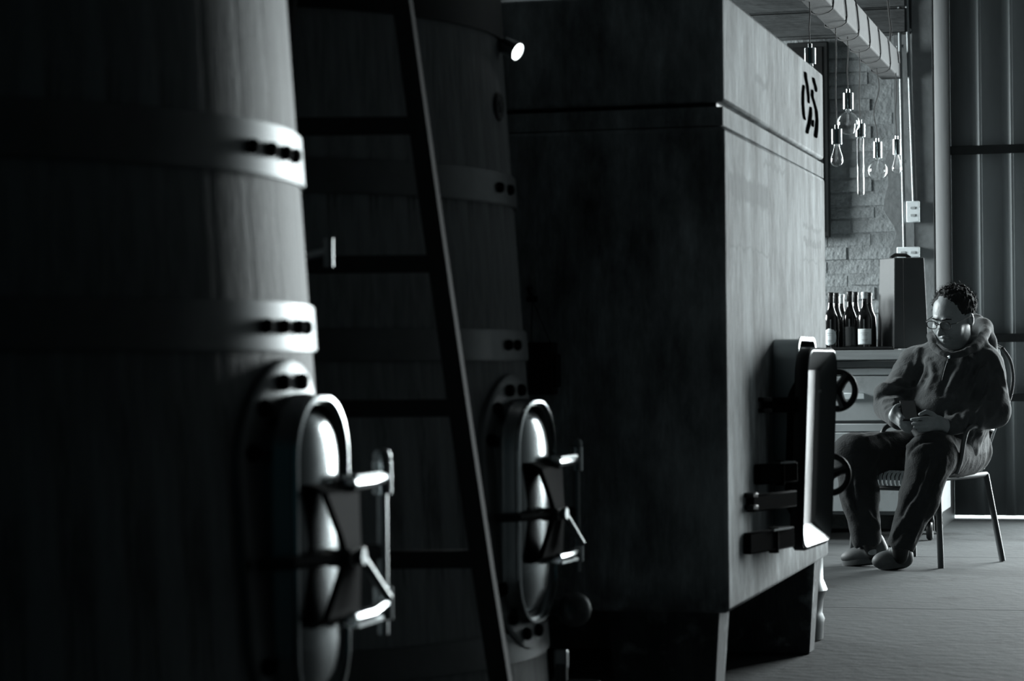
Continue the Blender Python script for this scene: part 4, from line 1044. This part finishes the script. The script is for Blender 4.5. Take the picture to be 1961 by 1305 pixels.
# ---- hoodie
def hoodie():
    P = dict(J)
    pts = [J[k] for k in ('pel', 'bel', 'che', 'shR', 'shL', 'elR', 'elL', 'wrR', 'wrL', 'nek')]+[C(1880, 618, 11.45)]
    lo, hi = fbounds(pts, .24); G = Field(lo, hi, .0058)
    G.cap(C(1838, 848, 11.42), J['bel'], .138, .178, .05); G.cap(J['bel'], J['che'], .183, .158, .05)
    G.ell(C(1806, 790, 11.13), (.15, .13, .14), k=.05)
    G.cap(C(1768, 694, 11.35), C(1872, 692, 11.2), .080, .088, .07); G.cap(C(1800, 672, 11.33), C(1862, 672, 11.30), .062, .068, .05)
    G.cap(C(1862, 700, 11.42), C(1840, 780, 11.45), .13, .13, .06)
    G.cap(J['shR'], J['elR'], .082, .068, .03); G.cap(J['elR'], J['wrR'], .070, .050, .03)
    G.cap(J['shL'], J['elL'], .090, .078, .03); G.cap(J['elL'], C(1826, 815, 10.93), .074, .046, .03)
    G.ell(C(1700, 752, 11.22), (.062, .062, .05), k=.03)
    # cuffs
    G.cap(C(1715, 802, 11.02), C(1719, 802, 10.985), .043, .040, .008); G.cap(C(1830, 815, 10.94), C(1819, 817, 10.925), .041, .038, .008)
    # hem roll at the hips
    G.chain([C(1776, 845, 11.14), C(1815, 852, 11.05), C(1856, 862, 11.17), C(1872, 866, 11.30), C(1872, 862, 11.45)], [.04, .048, .045, .04, .05], .03)
    # pocket pouch
    G.ell(C(1800, 790, 11.035), (.085, .045, .075), k=.02)
    # hood: collar opening hollow, then the roll
    G.ell(C(1832, 640, 11.24), (.078, .088, .085), k=.02, sub=True)
    rim_ = [C(1783, 643, 11.24), C(1786, 662, 11.13), C(1802, 676, 11.06), C(1822, 682, 11.035), C(1848, 676, 11.05), C(1868, 665, 11.10), C(1880, 652, 11.17), C(1887, 638, 11.25), C(1886, 624, 11.35), C(1872, 616, 11.44), C(1856, 614, 11.48)]
    G.chain(rim_, [.020, .018, .016, .016, .017, .020, .023, .026, .028, .030, .032], .03)
    G.chain([C(1880, 636, 11.36), C(1888, 658, 11.38), C(1880, 690, 11.44)], [.050, .055, .065], .04)
    G.cap(C(1862, 628, 11.48), C(1845, 660, 11.50), .055, .08, .04)
    G.cap(C(1790, 640, 11.30), C(1830, 625, 11.47), .026, .04, .03)
    # folds: proud ridges and valleys following the photograph
    def ridge(pl, r=.010, k=.018): G.chain([C(*p) for p in pl], r, k)
    def valley(pl, r=.006, k=.022): G.chain([C(*p) for p in pl], r, k, sub=True)
    sd = lambda x, y: None
    def front(x, y):      # depth of the current surface along the camera ray (march)
        lo_d = 10.75
        for i in range(110):
            d_ = lo_d+.006*i; p = C(x, y, d_); q = [int(round((p[k]-float(G.lo[k]))/G.res)) for k in range(3)]
            if all(0 <= q[k] < G.n[k] for k in range(3)) and G.d[q[0], q[1], q[2]] < 0: return d_
        return None
    def on(pl, r, k, sub=False, sink=0.0):
        pts_ = []
        for (x, y) in pl:
            d_ = front(x, y)
            if d_: pts_.append(C(x, y, d_+sink))
        if len(pts_) > 1: G.chain(pts_, r, k, sub)
    base = [([(1760, 672), (1752, 690), (1740, 715), (1728, 745)], .016), ([(1778, 690), (1774, 712), (1762, 738), (1742, 752)], .012), ([(1845, 692), (1836, 712), (1822, 735), (1808, 752)], .013),
            ([(1862, 700), (1850, 722), (1838, 745), (1828, 762)], .012), ([(1876, 712), (1866, 735), (1850, 765), (1842, 780)], .012), ([(1892, 675), (1908, 692), (1918, 712), (1922, 735)], .011),
            ([(1785, 700), (1788, 722), (1780, 745)], .010), ([(1905, 720), (1898, 745), (1884, 770), (1872, 790)], .012), ([(1918, 750), (1912, 775), (1896, 795)], .012),
            ([(1740, 735), (1718, 730), (1700, 722)], .010), ([(1738, 748), (1714, 745), (1692, 738)], .010), ([(1735, 768), (1712, 766), (1694, 770)], .010), ([(1736, 780), (1716, 782), (1700, 790)], .009),
            ([(1868, 802), (1862, 815), (1864, 830)], .009), ([(1880, 800), (1876, 815), (1878, 830)], .009), ([(1852, 805), (1848, 818), (1850, 832)], .009), ([(1830, 768), (1815, 790), (1808, 812)], .010)]
    for pl, r in base: on(pl, r, .022, sink=r*.35)
    vals = [([(1750, 680), (1745, 705), (1736, 735), (1734, 765)], .007), ([(1768, 700), (1764, 720), (1752, 740)], .006), ([(1820, 700), (1812, 725), (1805, 745), (1802, 755)], .008),
            ([(1854, 700), (1843, 725), (1830, 750)], .006), ([(1868, 712), (1858, 738), (1846, 765)], .006), ([(1886, 735), (1876, 765), (1866, 785)], .009), ([(1900, 700), (1904, 730), (1896, 765)], .007),
            ([(1738, 742), (1715, 738), (1695, 730)], .005), ([(1736, 757), (1700, 754), (1682, 762)], .008), ([(1735, 774), (1712, 776), (1698, 782)], .005), ([(1845, 770), (1838, 790), (1836, 805)], .008),
            ([(1874, 802), (1869, 818), (1871, 832)], .005), ([(1858, 803), (1855, 818), (1857, 834)], .005), ([(1890, 690), (1878, 700), (1868, 715)], .006)]
    for pl, r in vals: on(pl, r, .02, True, sink=-.001)
    # pocket edges
    on([(1742, 730), (1760, 727), (1778, 728)], .006, .008, sink=.002); on([(1778, 728), (1765, 752), (1748, 773)], .006, .006, sink=.002)
    G.noise(.0030, .045, 1); G.noise(.0016, .02, 2)
    # open the cuffs for the wrists
    return G.mesh('hoodie', M_hood, man, 2), front, on, G
hood, front, on, G = hoodie()
# zip and slider
zp = [C(x, y, front(x, y)-.004) for x, y in ((1817, 684), (1815, 690), (1812, 700), (1808, 714), (1804, 730)) if front(x, y)]
if len(zp) > 1:
    MB().tube(zp, .0028, 6).build('zip', M_rail, man)
    MB().box(zp[0]+(-CF)*.004, (.010, .006, .016)).build('zip_slider', M_chrome, man, bevel=.002, seg=1)
    MB().tube([zp[0]+(-CF)*.007, zp[1]+(-CF)*.006+Vector((0,0,-.012))], .0035, 6).build('zip_pull', M_chrome, man)

# ---- trousers
def trousers():
    pts = [J[k] for k in ('pel', 'hiR', 'hiL', 'knR', 'knL', 'anR', 'anL')]
    lo, hi = fbounds(pts, .19); T_ = Field(lo, hi, .0058)
    T_.cap(C(1810, 868, 11.54), C(1850, 862, 11.42), .120, .120, .04); T_.cap(C(1840, 840, 11.45), C(1843, 862, 11.45), .125, .125, .03)
    T_.cap(C(1790, 866, 11.52), J['knR'], .118, .100, .04); T_.cap(J['knR'], C(1645, 945, 11.12), .098, .086, .03); T_.cap(C(1645, 945, 11.12), C(1660, 1032, 11.12), .086, .070, .03)
    T_.cap(C(1842, 870, 11.32), J['knL'], .112, .106, .04); T_.cap(J['knL'], C(1760, 955, 10.87), .104, .086, .03); T_.cap(C(1760, 955, 10.87), C(1727, 1040, 10.88), .086, .062, .03)
    def sf(x, y, d0=10.6, d1=11.6):
        d_ = d0
        while d_ < d1:
            p = C(x, y, d_); q = [int(round((p[k]-float(T_.lo[k]))/T_.res)) for k in range(3)]
            if all(0 <= q[k] < T_.n[k] for k in range(3)) and T_.d[q[0], q[1], q[2]] < 0: return d_
            d_ += .006
        return None
    def on_(pl, r, k, sub=False):
        ps_ = [C(x, y, sf(x, y)+(r*.3 if not sub else -.001)) for x, y in pl if sf(x, y)]
        if len(ps_) > 1: T_.chain(ps_, r, k, sub)
    for pl, r in (([(1740, 855), (1765, 838), (1795, 832), (1825, 838)], .011), ([(1730, 885), (1748, 868), (1770, 856)], .009), ([(1790, 870), (1782, 895), (1768, 930), (1752, 965)], .011),
                  ([(1808, 880), (1805, 905), (1795, 925)], .009), ([(1640, 930), (1650, 960), (1668, 985), (1682, 1010)], .010), ([(1625, 905), (1622, 935), (1630, 965)], .009),
                  ([(1660, 840), (1690, 832), (1720, 830)], .009), ([(1745, 970), (1730, 1000), (1712, 1025)], .009), ([(1775, 965), (1760, 1000), (1748, 1035)], .008), ([(1700, 850), (1680, 870), (1665, 895)], .009)):
        on_(pl, r, .02)
    for pl, r in (([(1748, 950), (1738, 965), (1728, 985)], .007), ([(1775, 880), (1766, 910), (1752, 945)], .006), ([(1650, 935), (1662, 965), (1676, 988)], .006), ([(1740, 870), (1758, 852), (1785, 845)], .006),
                  ([(1800, 890), (1792, 915), (1778, 945)], .006), ([(1632, 900), (1630, 940), (1640, 975)], .005), ([(1735, 1000), (1722, 1020), (1712, 1040)], .005)):
        on_(pl, r, .018, True)
    # open hems: hollow the lower end slightly
    T_.cap(C(1662, 1050, 11.12), C(1663, 1075, 11.1), .06, .06, .004, sub=True); T_.cap(C(1724, 1056, 10.88), C(1722, 1075, 10.86), .054, .054, .004, sub=True)
    T_.noise(.0035, .05, 5); T_.noise(.0015, .02, 6)
    return T_.mesh('trousers', M_trou, man, 2)
trousers()

# ---- shoes
def shoe(heel, toe, ank, roll_):
    lo, hi = fbounds([heel, toe, ank], .09); G_ = Field(lo, hi, .004)
    d_ = toe-heel; d_.z = 0; L_ = d_.length; e = d_.normalized(); s_ = Z3.cross(e); 
    def p(u, v, z): 
        q = heel.lerp(toe, u); return Vector((q.x, q.y, q.z))+s_*v+Z3*z
    G_.ell(p(.10, 0, .052), (.046, .039, .052), (e, s_, Z3), .02); G_.ell(p(.50, 0, .036), (.088, .038, .045), (e, s_, Z3), .03); G_.ell(p(.80, 0, .032), (.062, .043, .034), (e, s_, Z3), .02);
    G_.cap(p(.16, 0, .06), p(.20, 0, .096), .044, .046, .02); G_.cap(p(.55, -.012, .078), p(.55, .012, .078), .008, .008, .012)
    o = G_.mesh('shoe', M_shoe, man, 1)
    sl_ = MB(); ring = []
    for k in range(28):
        t = 2*PI*k/28; u = .51-.62*math.cos(t); wv = (.047 if u > .5 else .038)*abs(math.sin(t))**.75*(1 if math.sin(t) > 0 else -1); ring.append((u, wv))
    sl_.loft([[p(u, v, .000) for u, v in ring], [p(u, v*1.03, .014) for u, v in ring], [p(u, v*1.0, .024) for u, v in ring]], caps=(True, True)).build('sole', M_sole, o, smooth=40)
    for j in range(4):
        u = .42+.07*j; MB().tube([p(u, -.024, .078-.005*j), p(u+.01, 0, .096-.008*j), p(u, .024, .078-.005*j)], .0026, 6).build('lace', M_black, o)
for nm_, a_, b_ in (('sock', C(1664, 1026, 11.13), C(1674, 1062, 11.13)), ('sock', C(1726, 1036, 10.885), C(1724, 1066, 10.93))):
    lo, hi = fbounds([a_, b_], .09); K_ = Field(lo, hi, .005); K_.cap(a_, b_, .043, .036, .01); K_.mesh(nm_, M_black, man, 1)
hR = at(1688, 1062, d=11.13); hR.z = .022; tR = at(1622, 1084, Z=0); tR.z = .001
hL = at(1733, 1082, Z=0); hL = at(1732, 1085, d=10.96); hL.z = .018; tL = at(1688, 1092, Z=0); tL.z = .001
shoe(hR, tR, J['anR'], 0); shoe(hL, tL, J['anL'], 0)

# ---- hair: cap, temples and back, with wavy locks
lo, hi = fbounds([H(0, 0, .02)], .19); G_ = Field(lo, hi, .0034)
G_.ell(H(0, -.020, .036), (.081*S, .098*S, .087*S), AX, .02)
G_.ell(H(0, .088, .006), (.061*S, .080*S, .055*S), AX, .02, sub=True)            # forehead and face
G_.ell(H(-.042, .080, .052), (.020*S, .034*S, .024*S), AX, .018, sub=True); G_.ell(H(.042, .080, .052), (.020*S, .034*S, .024*S), AX, .018, sub=True)
G_.ell(H(0, .04, -.085), (.10, .10, .075), AX, .02, sub=True)
for s_ in (-1, 1): G_.ell(H(.078*s_, .000, -.012), (.018, .026, .034), AX, .008, sub=True)
rs = np.random.RandomState(4)
for i in range(300):
    a = rs.uniform(-PI, PI); v = rs.uniform(-.35, 1.0)
    s_, f_, u_ = math.sin(a)*math.sqrt(1-v*v), -math.cos(a)*math.sqrt(1-v*v), v
    if f_ > .45 and u_ < .80: continue
    if f_ > .1 and u_ < .1: continue
    c0_ = H(s_*.081, -.020+f_*.099, .036+u_*.090)
    nrm = (hs*s_+hf*f_+hu*u_).normalized(); sw = nrm.cross(hu if abs(u_) < .8 else hs).normalized()
    tdir = (nrm.cross(sw)*rs.uniform(-1, 1)+sw*rs.uniform(-1, 1)).normalized(); L_ = rs.uniform(.012, .026)
    G_.chain([c0_-tdir*L_*.5, c0_+nrm*rs.uniform(.001, .0045), c0_+tdir*L_*.5], [.0025, .0045, .0025], .006)
# tufts standing up at the back of the crown
for (x, y, d_) in ((1848, 556, 11.2), (1856, 564, 11.22), (1861, 578, 11.24), (1862, 592, 11.26), (1826, 550, 11.17), (1812, 552, 11.15)):
    G_.chain([HC.lerp(C(x, y, d_), .72), C(x, y, d_)], [.018, .007], .012)
G_.noise(.0020, .010, 9)
G_.mesh('hair', M_hair, man, 1)
# fine flyaway strands
st = MB()
for i in range(420):
    a = rs.uniform(-PI, PI); v = rs.uniform(-.15, 1.0); q = math.sqrt(1-v*v); s_, f_, u_ = math.sin(a)*q, -math.cos(a)*q, v
    if f_ > .45 and u_ < .75: continue
    c0_ = H(s_*.083, -.020+f_*.101, .036+u_*.093); nrm = (hs*s_+hf*f_+hu*u_).normalized(); sw = nrm.orthogonal().normalized(); sw = Matrix.Rotation(rs.uniform(0, 6.28), 3, nrm) @ sw
    L_ = rs.uniform(.010, .022); st.tube([c0_, c0_+nrm*L_*.6+sw*L_*.4, c0_+nrm*L_*.75+sw*L_], [.0007, .0006, .0003], 3, caps=False)
hs_o = st.build('hair_strands', M_hair, man, kind='stuff')
# eyebrows
for s_ in (-1, 1):
    MB().tube([H(.012*s_, .099, .022), H(.030*s_, .097, .027), H(.048*s_, .084, .023)], [.0035, .0040, .0022], 6).build('eyebrow', M_hair, man)
# glasses
gl = MB()
for s_ in (-1, 1):
    pts = []
    for k in range(25):
        t = 2*PI*k/24; c_, s2 = math.cos(t), math.sin(t); x = .0235*abs(c_)**.7*(1 if c_ > 0 else -1); z = .0165*abs(s2)**.7*(1 if s2 > 0 else -1)
        pts.append(H(s_*.032+x, .112-.10*abs(s_*.032+x)**1.3, .004+z))
    gl.tube(pts, .0022, 6, caps=False)
    gl.tube([H(s_*.056, .106, .010), H(s_*.072, .09, .010), H(s_*.082, .0, .006), H(s_*.083, -.012, -.004)], .0020, 6)
gl.tube([H(-.009, .113, .008), H(0, .117, .010), H(.009, .113, .008)], .0020, 6)
gl.build('glasses', M_black, man, kind=None)

# ---- phone
c4 = [C(1719, 773, 10.955), C(1746, 773, 10.955), C(1762, 800, 10.885), C(1735, 803, 10.885)]
u1 = (c4[1]-c4[0]).normalized(); v1_ = (c4[3]-c4[0]); v1_ = (v1_-u1*v1_.dot(u1)); hgt = v1_.length; v1_.normalize(); n1_ = u1.cross(v1_).normalized()
pc_ = sum(c4, Vector())/4; R3 = Matrix((u1, v1_, n1_)).transposed()
ph = thing('mobile_phone', pc_, 'slim black phone held tilted in the hands of the seated man', 'phone')
MB().box(pc_, (.070, max(hgt, .125), .0085), R3).build('phone_body', M_black, ph, bevel=.003)
sgn = 1 if (n1_.z > 0) else -1
MB().box(pc_+n1_*sgn*.0046, (.064, max(hgt, .125)-.010, .0006), R3).build('screen', M_bottle, ph)
